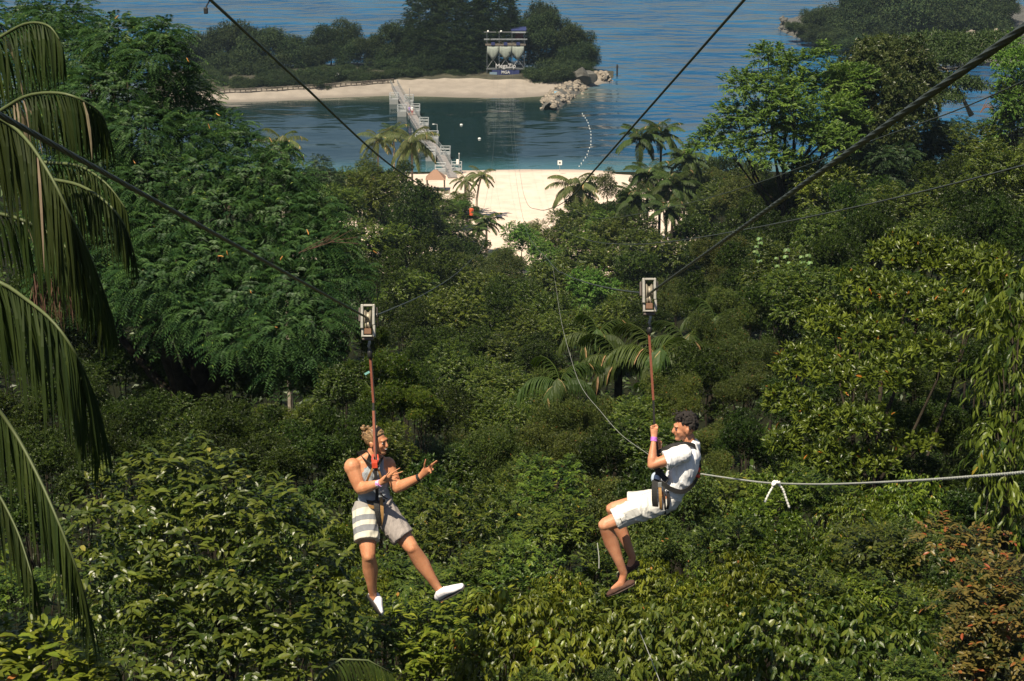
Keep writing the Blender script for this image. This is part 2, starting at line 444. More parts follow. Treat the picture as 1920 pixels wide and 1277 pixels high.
# the island across the lagoon: a sandy rim and a low ground of soil behind it
front = [(300, 196), (400, 193), (500, 190), (620, 184), (740, 179), (860, 183), (960, 184), (1010, 181), (1060, 175), (1120, 160), (1145, 152)]
def isl_front(px): return np.interp(px, [f_[0] for f_ in front], [f_[1] for f_ in front])
sandw = lambda px: np.interp(px, [300, 420, 620, 740, 860, 1000, 1040, 1145], [2, 4, 6, 9, 14, 12, 5, 2])
V = []; npx = 70; prof_n = 12
soil_i0 = 6
for i in range(npx):
    px = 280 + (1150 - 280) * i / (npx - 1)
    p0 = atz(px, isl_front(px), 0); w = sandw(px); dep = np.interp(px, [280, 400, 900, 1060, 1150], [34, 34, 38, 26, 8])
    prof = [(-2, -.4), (0, 0), (w * .3, .35), (w * .6, .7), (w * .85, 1.0), (w, 1.25), (w + .6, 1.55), (w + 5, 1.9), (w + 10, 2.1), (max(w + 11, dep - 5), 2.0), (max(w + 12, dep - 2), 1.0), (max(w + 14, dep + 2), -.6)]
    for (dy, z) in prof: V.append((p0.x * (1 + dy / p0.y), p0.y + dy, (z if z < 0 else z * min(1, (npx - 1 - i) / 6)) + (.12 * math.sin(i * 1.3 + dy) if 0 < z else 0)))
n = prof_n
Qs = [(i * n + j, (i + 1) * n + j, (i + 1) * n + j + 1, i * n + j + 1) for i in range(npx - 1) for j in range(soil_i0)]
Qg = [(i * n + j, (i + 1) * n + j, (i + 1) * n + j + 1, i * n + j + 1) for i in range(npx - 1) for j in range(soil_i0, n - 1)]
tag(link(bpy.data.objects.new('island_beach', np_mesh('island_beach', V, Qs, fsand, smooth=True, nside=4))), kind='structure')
isoil = simple('island_soil', (.045, .042, .025), .95, var=.5, scale=.4)
tag(link(bpy.data.objects.new('island_ground', np_mesh('island_ground', V, Qg, isoil, smooth=True, nside=4))), kind='structure')

# second island, top right
V = []; nn = 24
p0 = [(1462, 54), (1475, 64), (1500, 74), (1560, 86), (1640, 98), (1760, 118), (1900, 120), (1960, 100)]
pb = [(1462, 52), (1475, 40), (1500, 30), (1560, 22), (1640, 15), (1760, 5), (1900, 5), (1960, 40)]
for k in range(nn):
    px = 1458 + (1980 - 1458) * k / (nn - 1)
    a = atz(px, np.interp(px, [q[0] for q in p0], [q[1] for q in p0]), 0); b = atz(px, np.interp(px, [q[0] for q in pb], [q[1] for q in pb]), 0)
    for t, z in ((-.03, -.5), (0, .1), (.06, 1.3), (.15, 2.2), (.5, 2.8), (.9, 2), (1, -.5)):
        q = a.lerp(b, t); z = z if z < 0 else z * min(1, k / 4); V.append((q.x, q.y, z + .3 * math.sin(k * 2.1) * (z > 0)))
Q = [(i * 7 + j, (i + 1) * 7 + j, (i + 1) * 7 + j + 1, i * 7 + j + 1) for i in range(nn - 1) for j in range(6)]
rockm = simple('grey_rock', (.085, .082, .074), .9, var=.45, scale=1.1, bump=.8)
tag(link(bpy.data.objects.new('headland', np_mesh('headland', V, Q, rockm, smooth=True, nside=4))), kind='structure')

# ================================================================ FOLIAGE MATERIALS
bark = simple('bark', (.034, .028, .020), .95, var=.4, scale=6, bump=.6, spec=.1)
bark_pale = simple('pale_bark', (.26, .22, .17), .9, var=.35, scale=6, bump=.6)
LM = {
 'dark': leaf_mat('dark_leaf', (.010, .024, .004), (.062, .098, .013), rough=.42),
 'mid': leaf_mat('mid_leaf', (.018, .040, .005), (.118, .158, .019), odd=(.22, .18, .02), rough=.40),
 'olive': leaf_mat('olive_leaf', (.020, .038, .006), (.095, .122, .018), odd=(.24, .10, .03), oddlim=.965, rough=.5),
 'lime': leaf_mat('lime_leaf', (.026, .052, .007), (.135, .185, .020), odd=(.35, .16, .02), oddlim=.94, rough=.34),
 'blue': leaf_mat('blue_leaf', (.022, .048, .018), (.060, .10, .032), rough=.5, transl=.2),
 'bright': leaf_mat('bright_leaf', (.045, .105, .014), (.15, .24, .035), rough=.5, transl=.25),
 'acacia': leaf_mat('acacia_leaf', (.018, .046, .014), (.068, .118, .030), odd=(.16, .20, .04), oddlim=.93, rough=.5, transl=.22),
 'isle': leaf_mat('isle_leaf', (.010, .024, .010), (.060, .085, .030), rough=.7, transl=.12, spec=.12),
 'red': leaf_mat('red_leaf', (.024, .036, .008), (.14, .10, .024), odd=(.24, .05, .018), oddlim=.72, rough=.4),
 'glossy': leaf_mat('glossy_leaf', (.028, .052, .007), (.115, .14, .018), odd=(.26, .24, .05), oddlim=.95, rough=.36, transl=.25, spec=.4),
 'vine': leaf_mat('vine_leaf', (.032, .058, .007), (.175, .21, .020), odd=(.36, .18, .04), oddlim=.95, rough=.36, transl=.25),
}
SPEC = {  # kind, leaves per spray, length, width, twig
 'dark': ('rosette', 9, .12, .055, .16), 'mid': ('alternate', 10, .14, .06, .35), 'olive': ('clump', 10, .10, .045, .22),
 'lime': ('rosette', 9, .15, .05, .12), 'blue': ('feather', 16, .14, .04, .45), 'bright': ('alternate', 12, .16, .07, .4),
 'isle': ('clump', 7, .34, .15, .7), 'red': ('alternate', 9, .12, .055, .3), 'glossy': ('alternate', 10, .15, .07, .45),
 'vine': ('hang', 8, .13, .05, .4), 'acacia': ('feather', 18, .12, .03, .5),
}
DESC = {'dark': 'dark green small-leaved tree', 'mid': 'mid green leafy tree', 'olive': 'olive brown tinged bushy tree', 'lime': 'yellow-green rosette-leaved tree',
        'blue': 'bluish green feathery tree', 'bright': 'fresh bright green tree', 'isle': 'dusky dark island tree', 'red': 'russet-leaved shrub', 'glossy': 'glossy broad-leaved shrub',
        'vine': 'light green drooping-leaved shrub', 'acacia': 'fine feathery dark acacia'}
# crown variants: unit crown of radius 1, leaf size given relative to the real radius they are used at
VAR = {}
def variant(sp, lod, k):
    key = (sp, lod, k)
    if key in VAR: return VAR[key]
    rad = {'near': 1.0, 'mid': 2.4, 'far': 3.8}[lod]
    kind, kk, ln, wd, tw = SPEC[sp]
    if lod == 'far' and sp != 'isle': ln, wd, tw = ln * 1.9, wd * 2.1, tw * 1.6
    if lod == 'near': ln, wd, tw = ln * .72, wd * .72, tw * .6
    nl = {'near': 6, 'mid': 11, 'far': 10}[lod]
    lobes = [(0, 0, 0, rad * .55, rad * .45)]
    for i in range(nl):
        a = i * 2.39996 + k; h = rng.uniform(-.62, .55); r_ = rad * rng.uniform(.45, .68)
        s = rad * rng.uniform(.22, .42)
        lobes.append((math.cos(a) * r_, math.sin(a) * r_, h * rad, s, s * rng.uniform(.65, .95)))
    V, Fc, tv = crown_arrays(lobes, kind, kk, ln, wd, tw, dens={'near': .5, 'mid': .66, 'far': .7}[lod], T='8' if lod == 'near' else '2', cover=2.0 if lod == 'near' else 1.7,fill=.22)
    me = np_mesh('crown', V, Fc, LM[sp], tv)
    VAR[key] = (me, lobes, rad); return VAR[key]

LANDMARKS = [((690, 600), "the left rider's pulley"), ((1217, 552), "the right rider's pulley"), ((700, 930), 'the rider in the grey tank top'), ((1250, 900), 'the rider in the white shirt'),
 ((985, 360), 'the pale sand strip'), ((770, 250), 'the coconut palm by the pontoon bridge'), ((1215, 660), 'the clump of arching fan palms'), ((1480, 200), 'the bright green tree'),
 ((1455, 905), 'the knotted white cord'), ((948, 95), 'the zip tower'), ((1075, 170), 'the rock groyne'), ((640, 200), 'the lagoon'), ((450, 150), "the island's left end"),
 ((1240, 330), 'the palm cluster right of the beach'), ((1700, 650), 'the yellow-green rosette tree'), ((330, 1050), 'the large glossy bush'), ((1860, 1180), 'the russet shrub'), ((300, 250), 'the feathery acacia'),
 ((900, 1250), 'the middle of the bottom edge'), ((1500, 1200), 'the vine-covered bank'), ((740, 160), "the bridge's island end"), ((1600, 60), 'the far headland'), ((1740, 120), 'the flat-topped umbrella trees'), ((865, 50), 'the tall island casuarina')]
USED = set()
def autolabel(desc, px, py, skip=0):
    c = sorted((math.hypot(px - a, py - b), nm, a, b) for (a, b), nm in LANDMARKS)
    def rel(t):
        d, nm, a, b = t; dx, dy = px - a, py - b
        w = 'close' if d < 60 else ('' if d < 150 else 'well')
        if abs(dx) > 2.2 * abs(dy): s = 'right of' if dx > 0 else 'left of'
        elif abs(dy) > 2.2 * abs(dx): s = 'below' if dy > 0 else 'above'
        else: s = ('below' if dy > 0 else 'above') + ' and ' + ('right of' if dx > 0 else 'left of')
        return (w + ' ' if w else '') + s + ' ' + nm
    for i in range(len(c)):
        l = desc + ' ' + rel(c[i])
        if l not in USED and len(l.split()) <= 16: USED.add(l); return l
        for sz in ('smaller', 'lower', 'further', 'fuller', 'thinner'):
            l2 = sz + ' ' + l
            if i >= 1 and l2 not in USED and len(l2.split()) <= 16: USED.add(l2); return l2
    return desc
def place(px, py, rpx, Yd, sp, k=None, flat=1.0, name=None, desc=None, group=None, base_z=None, cat=None):
    lod = 'near' if Yd < 31 else ('mid' if Yd < 110 else 'far')
    k = random.randrange(2) if k is None else k
    me, lobes, rad = variant(sp, lod, k)
    c = at(px, py, Yd); rw = rpx * mpp(Yd); s = rw / rad
    bz = gz(c.x, c.y) - .2 if base_z is None else base_z
    if bz > c.z - rw * .4: bz = c.z - rw * .8
    shrub = (c.z - bz) < rw * 1.3
    nm = name or (('shrub' if shrub else 'forest_tree') if lod != 'near' else 'shrub')
    d = desc or DESC[sp]
    if shrub or lod == 'near': d = d.replace('tree', 'bush')
    root = thing_root(nm, (c.x, c.y, bz), autolabel(d, px, py), cat or ('shrub' if nm == 'shrub' else 'tree'), group or 'trees and bushes of the forested slope')
    cr = bpy.data.objects.new('crown', me); cr.location = (0, 0, c.z - bz); cr.rotation_euler = (0, 0, random.uniform(0, 6.28)); cr.scale = (s, s, s * flat)
    link(cr, root)
    mb = MB(); a = cr.rotation_euler.z
    lw = [((l[0] * math.cos(a) - l[1] * math.sin(a)) * s, (l[0] * math.sin(a) + l[1] * math.cos(a)) * s, l[2] * s * flat + c.z - bz, l[3] * s, l[4] * s) for l in lobes]
    wood(mb, lw, (0, 0, (c.z - bz) - .45 * rw * flat), (0, 0, -.1), max(.03, rw * .035), 4)
    mb.build('trunk', bark, root, smooth=True)
    return root
def hero(name, label, cat, lob, sp, Yd, spec=None, dens=1.0, T='2', base=None, barkm=None, cover=2.4, fill=.3, group=None, bias=.35, jit=.3, r0=None, rough_=(.72, 1.08), mat=None, nlimb=9, top=None, curl=1.0):
    """a tree whose foliage masses stand where the photograph shows them. lob: (px, py, rpx, dY[, flat])"""
    lobes = []
    for l in lob:
        c = at(l[0], l[1], Yd + l[3]); r_ = l[2] * mpp(Yd + l[3]); lobes.append((c.x, c.y, c.z, r_, r_ * (l[4] if len(l) > 4 else .75)))
    cx = sum(l[0] for l in lobes) / len(lobes); cy = sum(l[1] for l in lobes) / len(lobes)
    if base is not None: b = Vector(base)
    else: b = Vector((cx, cy, gz(cx, cy) - .2))
    if b.z > min(l[2] for l in lobes) - .3: b.z = min(l[2] for l in lobes) - 1.2
    lobes = [(l[0] - b.x, l[1] - b.y, l[2] - b.z, l[3], l[4]) for l in lobes]
    kind, kk, ln, wd, tw = spec or SPEC[sp]
    V, Fc, tv = crown_arrays(lobes, kind, kk, ln, wd, tw, dens, T, bias, jit, fill, curl, cover, rough_)
    root = thing_root(name, b, label, cat, group); USED.add(label)
    o = bpy.data.objects.new('crown', np_mesh('crown', V, Fc, mat or LM[sp], tv)); link(o, root)
    mb = MB(); zt = sum(l[2] for l in lobes) / len(lobes); rw = max(l[3] for l in lobes)
    tp = top if top is not None else (cx - b.x, cy - b.y, zt - rw * .3)
    wood(mb, lobes, tp, (0, 0, -.1), r0 or max(.05, rw * .16), nlimb)
    mb.build('trunk', barkm or bark, root, smooth=True)
    return root, lobes
# ================================================================ FOREST
G_SLOPE = 'trees and bushes of the forested slope'
# far rows beside the beach, then nearer and nearer
T = [
 # left of the beach, going down the slope away from the camera
 (835,398,42,252,'mid',.55),(800,372,38,256,'mid',.7),(745,335,34,240,'dark',.8),(700,330,40,215,'mid',.8),(655,335,42,190,'mid',.8),(610,352,45,170,'blue',.8),
 (560,345,45,160,'blue',.8),(868,412,30,250,'dark',.7),(872,448,38,236,'mid',.8),(770,375,50,215,'mid',.8),(700,378,62,180,'mid',.8),(640,392,62,150,'mid',.8),(770,420,62,190,'dark',.8),
 (835,440,50,215,'mid',.8),(845,462,55,200,'dark',.8),(590,420,70,120,'dark',.8),(700,440,75,150,'mid',.8),(640,470,80,120,'dark',.8),(770,480,70,150,'dark',.8),(880,492,55,185,'olive',.8),
 (1325,330,36,225,'mid',.9),(1360,318,38,215,'dark',.9),(1395,330,40,205,'mid',.9),(1340,352,40,205,'olive',.9),(1385,358,42,190,'dark',.9),(1430,318,36,200,'dark',.9),(735,395,40,225,'mid',.9),(690,400,44,200,'dark',.9),(800,400,34,240,'dark',.9),(660,360,40,205,'mid',.9),(1062,405,24,236,'dark',.9),(1105,372,30,240,'dark',.9),(1140,352,24,246,'mid',.9),(1165,372,34,238,'dark',.9),(1195,360,30,240,'dark',.9),(1085,415,34,230,'mid',.9),(1140,405,38,225,'dark',.9),(1190,410,40,215,'dark',.9),(1250,380,44,215,'dark',.9),(1300,355,40,215,'dark',.9),(1000,445,22,232,'mid',.9),(868,385,22,250,'mid',.8),(850,372,22,254,'bright',.6),(820,360,22,262,'dark',.7),
 # centre
 (905,480,32,205,'dark',.8),(935,478,40,215,'olive',.8),(985,452,42,228,'bright',.8),(1022,445,40,226,'mid',.8),(1060,440,42,222,'mid',.8),(1100,395,36,232,'dark',.8),(1130,385,34,230,'dark',.8),
 (1120,440,50,200,'bright',.8),(1165,452,45,190,'mid',.8),(1215,478,55,175,'mid',.8),(1265,470,55,170,'mid',.8),(1010,478,48,200,'bright',.8),(960,500,50,180,'olive',.8),(1080,480,55,180,'mid',.8),
 (1140,500,60,160,'mid',.8),(1195,520,60,150,'dark',.8),(1030,530,58,150,'mid',.8),(960,548,60,140,'dark',.8),(900,530,62,150,'mid',.8),(1100,545,62,130,'bright',.8),(830,520,65,140,'dark',.8),
 (760,540,70,120,'mid',.8),(700,520,70,112,'dark',.8),(1030,590,66,110,'mid',.8),(900,590,72,108,'dark',.8),(965,600,66,108,'mid',.8),(830,590,70,105,'mid',.8),(1150,590,60,105,'mid',.8),
 (1260,560,64,105,'olive',.8),(1225,610,60,90,'dark',.8),(750,600,70,90,'dark',.8),(1080,630,62,88,'mid',.8),(860,650,74,84,'dark',.8),(940,660,74,82,'mid',.8),(1010,665,70,80,'dark',.8),
 # right, behind and around the bright tree
 (1330,372,60,185,'mid',.7),(1300,405,55,190,'dark',.7),(1370,345,50,180,'olive',.8),(1290,300,38,210,'mid',.8),(1340,440,66,150,'dark',.7),(1420,395,60,140,'dark',.8),(1400,450,70,120,'dark',.8),
 (1490,395,70,118,'olive',.8),(1560,360,70,118,'mid',.8),(1470,450,72,100,'dark',.8),(1545,430,72,98,'mid',.8),(1620,400,78,96,'dark',.8),(1700,380,80,96,'mid',.8),(1790,350,80,96,'dark',.8),(1880,340,80,92,'mid',.8),
 (1640,310,70,125,'blue',.8),(1710,290,66,130,'blue',.8),(1775,270,62,130,'blue',.8),(1850,250,66,128,'mid',.8),(1905,220,60,124,'bright',.8),(1590,300,60,128,'olive',.8),(1905,120,52,124,'bright',1.1),(1890,175,50,128,'mid',.9),
 (1440,340,50,126,'olive',.7),(1520,320,50,130,'dark',.8),(1640,100,42,140,'olive',.9),(1590,150,50,136,'mid',.9),
 (1350,510,72,95,'olive',.8),(1320,570,70,82,'dark',.8),(1410,520,78,82,'dark',.8),(1390,590,78,68,'olive',.8),(1480,510,80,76,'mid',.8),(1560,490,82,72,'dark',.8),(1640,460,84,70,'dark',.8),(1730,440,84,70,'mid',.8),
 (1820,430,84,68,'dark',.8),(1900,420,80,66,'dark',.8),(1460,590,80,58,'dark',.8),(1520,560,80,56,'mid',.8),(1350,650,76,56,'olive',.8),(1420,680,76,50,'olive',.8),(1320,720,76,48,'dark',.8),(1390,740,74,44,'olive',.8),
 # middle ground
 (800,660,76,70,'dark',.8),(870,720,80,64,'mid',.8),(950,730,76,62,'mid',.8),(1030,735,70,58,'olive',.8),(780,730,74,56,'dark',.8),(1120,790,68,48,'olive',.8),(1060,800,74,47,'olive',.8),(1000,800,76,50,'mid',.8),
 (920,790,80,50,'mid',.8),(845,790,76,50,'dark',.8),(1200,790,66,46,'mid',.8),(1270,770,66,46,'olive',.8),(970,860,86,42,'olive',.8),(890,860,80,42,'olive',.8),(1060,865,80,41,'olive',.8),(1150,860,80,40,'dark',.8),
 (830,860,70,40,'mid',.8),(1240,850,74,40,'mid',.8),(1330,820,76,40,'olive',.8),(1400,820,70,38,'dark',.8),(1330,890,76,36,'olive',.8),
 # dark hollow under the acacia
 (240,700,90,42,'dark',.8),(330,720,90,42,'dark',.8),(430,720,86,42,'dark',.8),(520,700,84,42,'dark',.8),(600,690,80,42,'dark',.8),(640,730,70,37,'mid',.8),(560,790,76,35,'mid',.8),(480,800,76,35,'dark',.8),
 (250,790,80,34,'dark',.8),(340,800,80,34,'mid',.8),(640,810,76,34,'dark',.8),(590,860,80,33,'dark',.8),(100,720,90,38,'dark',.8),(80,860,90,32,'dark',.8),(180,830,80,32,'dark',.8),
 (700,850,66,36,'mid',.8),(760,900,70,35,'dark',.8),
 # near rows of bushes below and behind the riders
 (960,935,80,30.5,'mid',.8),(880,950,84,30,'dark',.8),(1040,930,84,30.5,'mid',.8),(1120,940,80,30,'olive',.8),(1200,930,80,30,'dark',.8),(1290,950,84,29,'olive',.8),(1370,950,80,29,'mid',.8),(800,960,80,29,'dark',.8),
 (930,1010,90,26.5,'mid',.8),(1010,1010,90,26.5,'mid',.8),(1100,1015,90,26,'olive',.8),(1190,1015,90,26,'olive',.8),(1270,1030,90,26,'olive',.8),(1360,1030,90,25.5,'mid',.8),(850,1020,90,26,'mid',.8),(770,1010,86,26,'mid',.8),
 (1450,950,86,28,'lime',.8),(1530,930,88,27.5,'mid',.8),(1610,960,88,27,'vine',.8),(1700,940,88,27,'vine',.8),(1440,1030,90,25,'lime',.8),(1540,1020,86,25,'vine',.8),(1640,1040,86,24.5,'glossy',.8),(1740,1030,90,24,'olive',.8),
 (700,980,80,28,'dark',.8),(650,940,80,29,'dark',.8),(640,1020,84,25,'vine',.8),
 (740,1090,92,23,'mid',.8),(820,1100,92,22.5,'glossy',.8),(900,1090,92,22.5,'mid',.8),(985,1090,92,22,'mid',.8),(1070,1100,90,22,'vine',.8),(1155,1100,90,22,'mid',.8),(1240,1110,92,22,'vine',.8),(1330,1110,92,21.5,'vine',.8),(1420,1110,92,21.5,'vine',.8),
 (1510,1110,92,21,'glossy',.8),(1600,1120,92,21,'vine',.8),(1690,1130,92,20.5,'glossy',.8),
 (660,1120,84,21,'vine',.8),(640,1200,90,19,'mid',.8),
]
for (px, py, r_, Yd, sp, fl) in T:
    place(px + random.uniform(-14, 14), py + random.uniform(-14, 14), r_ * random.uniform(.85, 1.15), Yd * random.uniform(.96, 1.05), sp, flat=fl * random.uniform(1.0, 1.5))
# trees further to the sides, outside the frame, so that the wood goes on
for (px, py, r_, Yd, sp) in [(-150,300,160,60,'dark'),(-200,700,160,36,'dark'),(-120,1100,160,22,'mid'),(2050,300,120,90,'mid'),(2080,560,140,60,'dark'),(2060,850,150,34,'mid'),(2050,1150,150,22,'mid'),(2150,150,120,110,'dark')]:
    place(px, py, r_, Yd, sp, flat=.85)

# --- the feathery acacia on the left
ac = [(40,60,75,6),(110,40,60,4),(60,170,95,3),(150,110,80,2),(230,75,62,1),(310,60,34,0),(290,110,58,0),(210,180,85,0),(130,260,95,1),(330,170,58,1),(370,205,34,2),(270,250,80,-1),(350,260,62,-1),(420,240,40,0),
 (200,340,95,-1),(300,350,85,-2),(390,330,65,-2),(455,275,38,-1),(470,330,58,-2),(520,290,26,-1),(540,345,48,-2),(430,400,78,-3),(340,430,85,-3),(240,440,90,-2),(520,410,66,-3),(590,400,45,-3),(590,460,62,-4),(500,480,75,-4),
 (410,490,80,-4),(310,520,85,-4),(640,520,50,-4),(560,540,70,-5),(470,560,70,-5),(390,585,65,-5),(250,540,80,-3),(600,600,50,-6),(530,620,55,-6),(440,640,45,-6),(330,600,60,-4),(150,420,90,-1),(160,520,85,-1),(590,665,42,-6),(520,690,30,-6)]
acr, acl = hero('acacia_tree', 'huge feathery-leaved dark acacia with orange seed pods filling the upper left', 'tree', [(a, b, c * 1.02, d, .62) for a, b, c, d in ac], 'acacia', 44,
     spec=('feather', 18, .105, .028, .40), cover=1.45, bias=.15, jit=.22, fill=.16, r0=.35, nlimb=16)
podm = simple('orange_pod', (.55, .24, .05), .5, var=.2)
mbp = MB(); 
pod = MB(); pod.tube([(0, 0, 0), (.02, 0, -.05), (.045, .01, -.11), (.05, .01, -.17), (.04, 0, -.2)], [(.006, .004), (.016, .008), (.02, .009), (.014, .007), (.003, .002)], 6, round_ends=False)
pod0 = None
pods = [(350,108),(390,232),(250,300),(290,425),(408,480),(268,506),(530,480),(512,612),(398,578),(505,258),(268,588),(222,28),(700,470),(265,590),(425,470),(405,212),(150,240),(300,200),(470,545),(575,430)]
for (px, py) in pods:
    best = min(acl, key=lambda l: (at(px, py, 44).x - acr.location.x - l[0]) ** 2 + (at(px, py, 44).z - acr.location.z - l[2]) ** 2)
    q = at(px, py, acr.location.y + best[1] - best[3] * .95)
    if pod0 is None: pod0 = pod.build('seed_pod', podm, acr, smooth=True); o = pod0
    else: o = pod0.copy(); link(o, acr)
    o.location = q - acr.location; o.rotation_euler = (random.uniform(-1.2, 1.2), random.uniform(-1.2, 1.2), random.uniform(0, 6)); o.scale = (.62, .62, .62)
bare = MB()
for k in range(9):
    a = at(560 + k * 9, 475 - k * 3, 37.4); b = at(600 + k * 6 + random.uniform(-10, 30), 440 + random.uniform(-15, 25), 37.2); bare.bar(a - acr.location, b - acr.location, .010, 4, .004)
bare.build('bare_branch', simple('red_bark', (.07, .035, .02), .8), acr)

# --- bright green tree over the water
bt = [(1440,105,36,0),(1480,120,40,1),(1530,108,22,1),(1552,92,16,1),(1395,160,42,0),(1450,165,50,-1),(1510,160,48,1),(1570,150,44,2),(1615,145,36,3),(1380,215,46,0),(1440,225,55,-1),(1500,235,52,-1),(1560,210,48,0),
 (1590,195,34,1),(1350,245,34,1),(1325,262,24,1),(1300,276,16,1),(1400,275,40,-1),(1530,255,42,-2),(1570,262,40,-2),(1450,290,38,-2),(1490,302,20,-2),(1340,275,22,0),(1610,230,26,0),(1480,195,45,-2)]
hero('bright_tree', 'fresh light green spreading tree standing against the blue water', 'tree', [(a, b, c * .80, d * 1.6, .62) for a, b, c, d in bt], 'bright', 120, spec=('alternate', 10, .27, .12, .6), cover=1.8, fill=.12, r0=.2, bias=.6, nlimb=20, rough_=(.6, 1.12))
# brownish green round tree behind it
rt = [(1640,120,55,0),(1690,110,50,1),(1720,150,48,1),(1600,165,48,-1),(1660,170,60,-2),(1710,200,50,-1),(1620,225,52,-3),(1670,240,55,-3),(1580,260,44,-4),(1640,285,45,-4)]
hero('round_tree', 'round brownish green tree directly behind the bright green one', 'tree', rt, 'olive', 128, spec=('rosette', 8, .26, .13, .35), cover=2.0, fill=.3, r0=.5, mat=leaf_mat('brown_green_leaf', (.025, .045, .012), (.10, .115, .035), rough=.4))
# umbrella trees
um = [(1700,85,46,0,.28),(1760,78,52,1,.26),(1820,80,50,1,.26),(1870,72,36,1,.26),(1740,105,50,-2,.24),(1800,108,44,-2,.24),(1660,100,34,0,.3),(1850,98,36,-1,.25),(1725,140,38,-4,.22),(1790,150,40,-5,.2),(1760,178,46,-6,.16),(1830,160,26,-4,.2)]
hero('umbrella_tree', 'flat-topped layered umbrella tree with bare reddish limbs on the right', 'tree', um, 'bright', 190, spec=('clump', 9, .30, .14, .5), cover=1.6, fill=.12, r0=.17, barkm=bark_pale, base=tuple(at(1822, 215, 188)), nlimb=12, rough_=(.7, 1.15), mat=leaf_mat('umbrella_leaf', (.03, .065, .018), (.075, .13, .028), rough=.5))
dl = MB(); b0 = at(1845, 200, 124)
for k in range(5): dl.bar(at(1838 + k * 2, 212 - k * 3, 122), at(1852 + k * 3, 184 + k * 5, 122), .03, 5, .012)
o = dl.build('dead_branch', simple('orange_dead_leaf', (.20, .09, .04), .8), None, origin=tuple(at(1850, 195, 122))); tag(o, 'bare orange-brown dead branch among leaves below the umbrella tree', 'branch')

# --- yellow-green rosette tree right of the right rider
yr = [(1690,470,60,4),(1760,480,70,4),(1840,500,75,3),(1900,530,60,3),(1630,540,66,3),(1710,560,72,2),(1790,580,74,1),(1870,600,66,1),(1560,600,66,3),(1640,630,68,1),(1500,680,58,2),(1570,700,66,0),(1660,700,62,-1),(1740,660,60,-1),
 (1480,750,52,1),(1540,790,56,-1),(1620,790,58,-2),(1480,830,50,-1),(1560,860,56,-2),(1640,860,52,-2),(1720,830,40,-1),(1500,900,46,-2),(1590,915,44,-2)]
hero('rosette_tree', 'broad yellow-green tree of upturned leaf rosettes right of the white-shirted rider', 'tree', [(a, b, c * .86, d, .55) for a, b, c, d in yr], 'lime', 33, spec=('rosette', 10, .125, .042, .1), cover=2.2, fill=.35, bias=1.0, jit=.2, r0=.09, nlimb=7, T='8', dens=.7, rough_=(.78, 1.12))
# hanging-leaf tree at the right edge
hr = [(1890,540,50,0),(1910,620,60,-1),(1880,700,42,-1),(1915,780,55,-1),(1870,820,40,-2),(1905,880,50,-2),(1860,900,30,-2),(1900,960,40,-2),(1930,700,60,0)]
hero('drooping_tree', 'tree with drooping yellow-green pointed leaves at the right edge of the view', 'tree', hr, 'mid', 25, spec=('hang', 7, .15, .04, .35), cover=.9, fill=.04, bias=.1, T='8', r0=.07, nlimb=9)
# russet shrub bottom right
rs = [(1840,1100,42,0),(1880,1080,40,0),(1810,1140,40,0),(1860,1150,50,-.5),(1905,1130,45,0),(1830,1210,48,-.5),(1890,1210,52,-.5),(1790,1190,26,0),(1850,1260,50,-.6),(1910,1265,45,-.5),(1760,1010,36,1.2),(1800,1030,36,1),(1850,1020,30,.8)]
hero('russet_shrub', 'russet and yellow leaved shrub in the bottom right corner', 'shrub', rs, 'red', 19, spec=('alternate', 9, .075, .036, .22), cover=1.3, fill=.06, T='8', r0=.03, nlimb=8)

# --- near bushes whose single leaves can be told apart
LEAF_PART = {}
def leafy_bush(name, label, lob, Yd, sp, spec, nsep=300, **kw):
    """as hero(), and the leaves that show largest are objects of their own (part leaf), the rest one crown"""
    root, lobes = hero(name, label, 'shrub', lob, sp, Yd, spec=spec, T='8', **kw)
    kind, kk, ln, wd, tw = spec
    key = (sp, ln)
    if key not in LEAF_PART:
        V, Fc, nv = leaves_arrays(np.zeros((1, 3)), np.array([[0, 1.0, 0]]), np.array([[0, 0, 1.0]]), ln * 1.12, wd * 1.12, '8')
        LEAF_PART[key] = [np_mesh('leaf', V, Fc, LM[sp], np.full(len(V), t)) for t in (.35, .6, .85)]
    M = nsep // kk + 1; C = []; D = []
    camd = np.array([-root.location.x, -root.location.y, H - root.location.z]); camd /= np.linalg.norm(camd)
    tot = sum(l[3] ** 2 for l in lobes)
    for l in lobes:
        m = max(1, int(round(M * l[3] ** 2 / tot))); d = unit(rdir(m) * .75 + camd + UP * .35)
        C.append(np.array(l[:3]) + d * np.array([l[3], l[3], l[4]]) * 1.03); D.append(unit(d + UP * .3))
    P, A, Nn = spray_leaves(np.concatenate(C), np.concatenate(D), kind, kk, ln, tw, .25)
    P, A, Nn = P[:nsep], unit(A[:nsep]), Nn[:nsep]
    proto = None
    for i in range(len(P)):
        a = Vector(A[i]); nn = Vector(Nn[i]); nn = (nn - a * nn.dot(a)).normalized(); s = a.cross(nn)
        if proto is None: proto = o = bpy.data.objects.new('leaf', LEAF_PART[key][0])
        else:
            o = proto.copy(); o.data = LEAF_PART[key][i % 3]
        o.matrix_local = Matrix.Translation(Vector(P[i])) @ Matrix((s, a, nn)).transposed().to_4x4() @ Matrix.Diagonal((*([random.uniform(.85, 1.25)] * 3), 1))
        link(o, root)
    return root
gb = [(340,880,60,.6),(270,930,66,.4),(420,920,66,.3),(200,960,56,.5),(350,990,75,0),(500,960,66,.2),(250,1040,70,0),(430,1040,76,-.2),(560,1020,60,.2),(180,1060,50,.3),(330,1110,76,-.3),(520,1110,70,-.2),(610,1080,50,.2),(220,1140,60,0),
 (420,1180,74,-.5),(560,1190,66,-.4),(310,1210,66,-.5),(640,1160,44,0),(480,1250,66,-.7),(350,1270,60,-.7),(600,1260,60,-.6)]
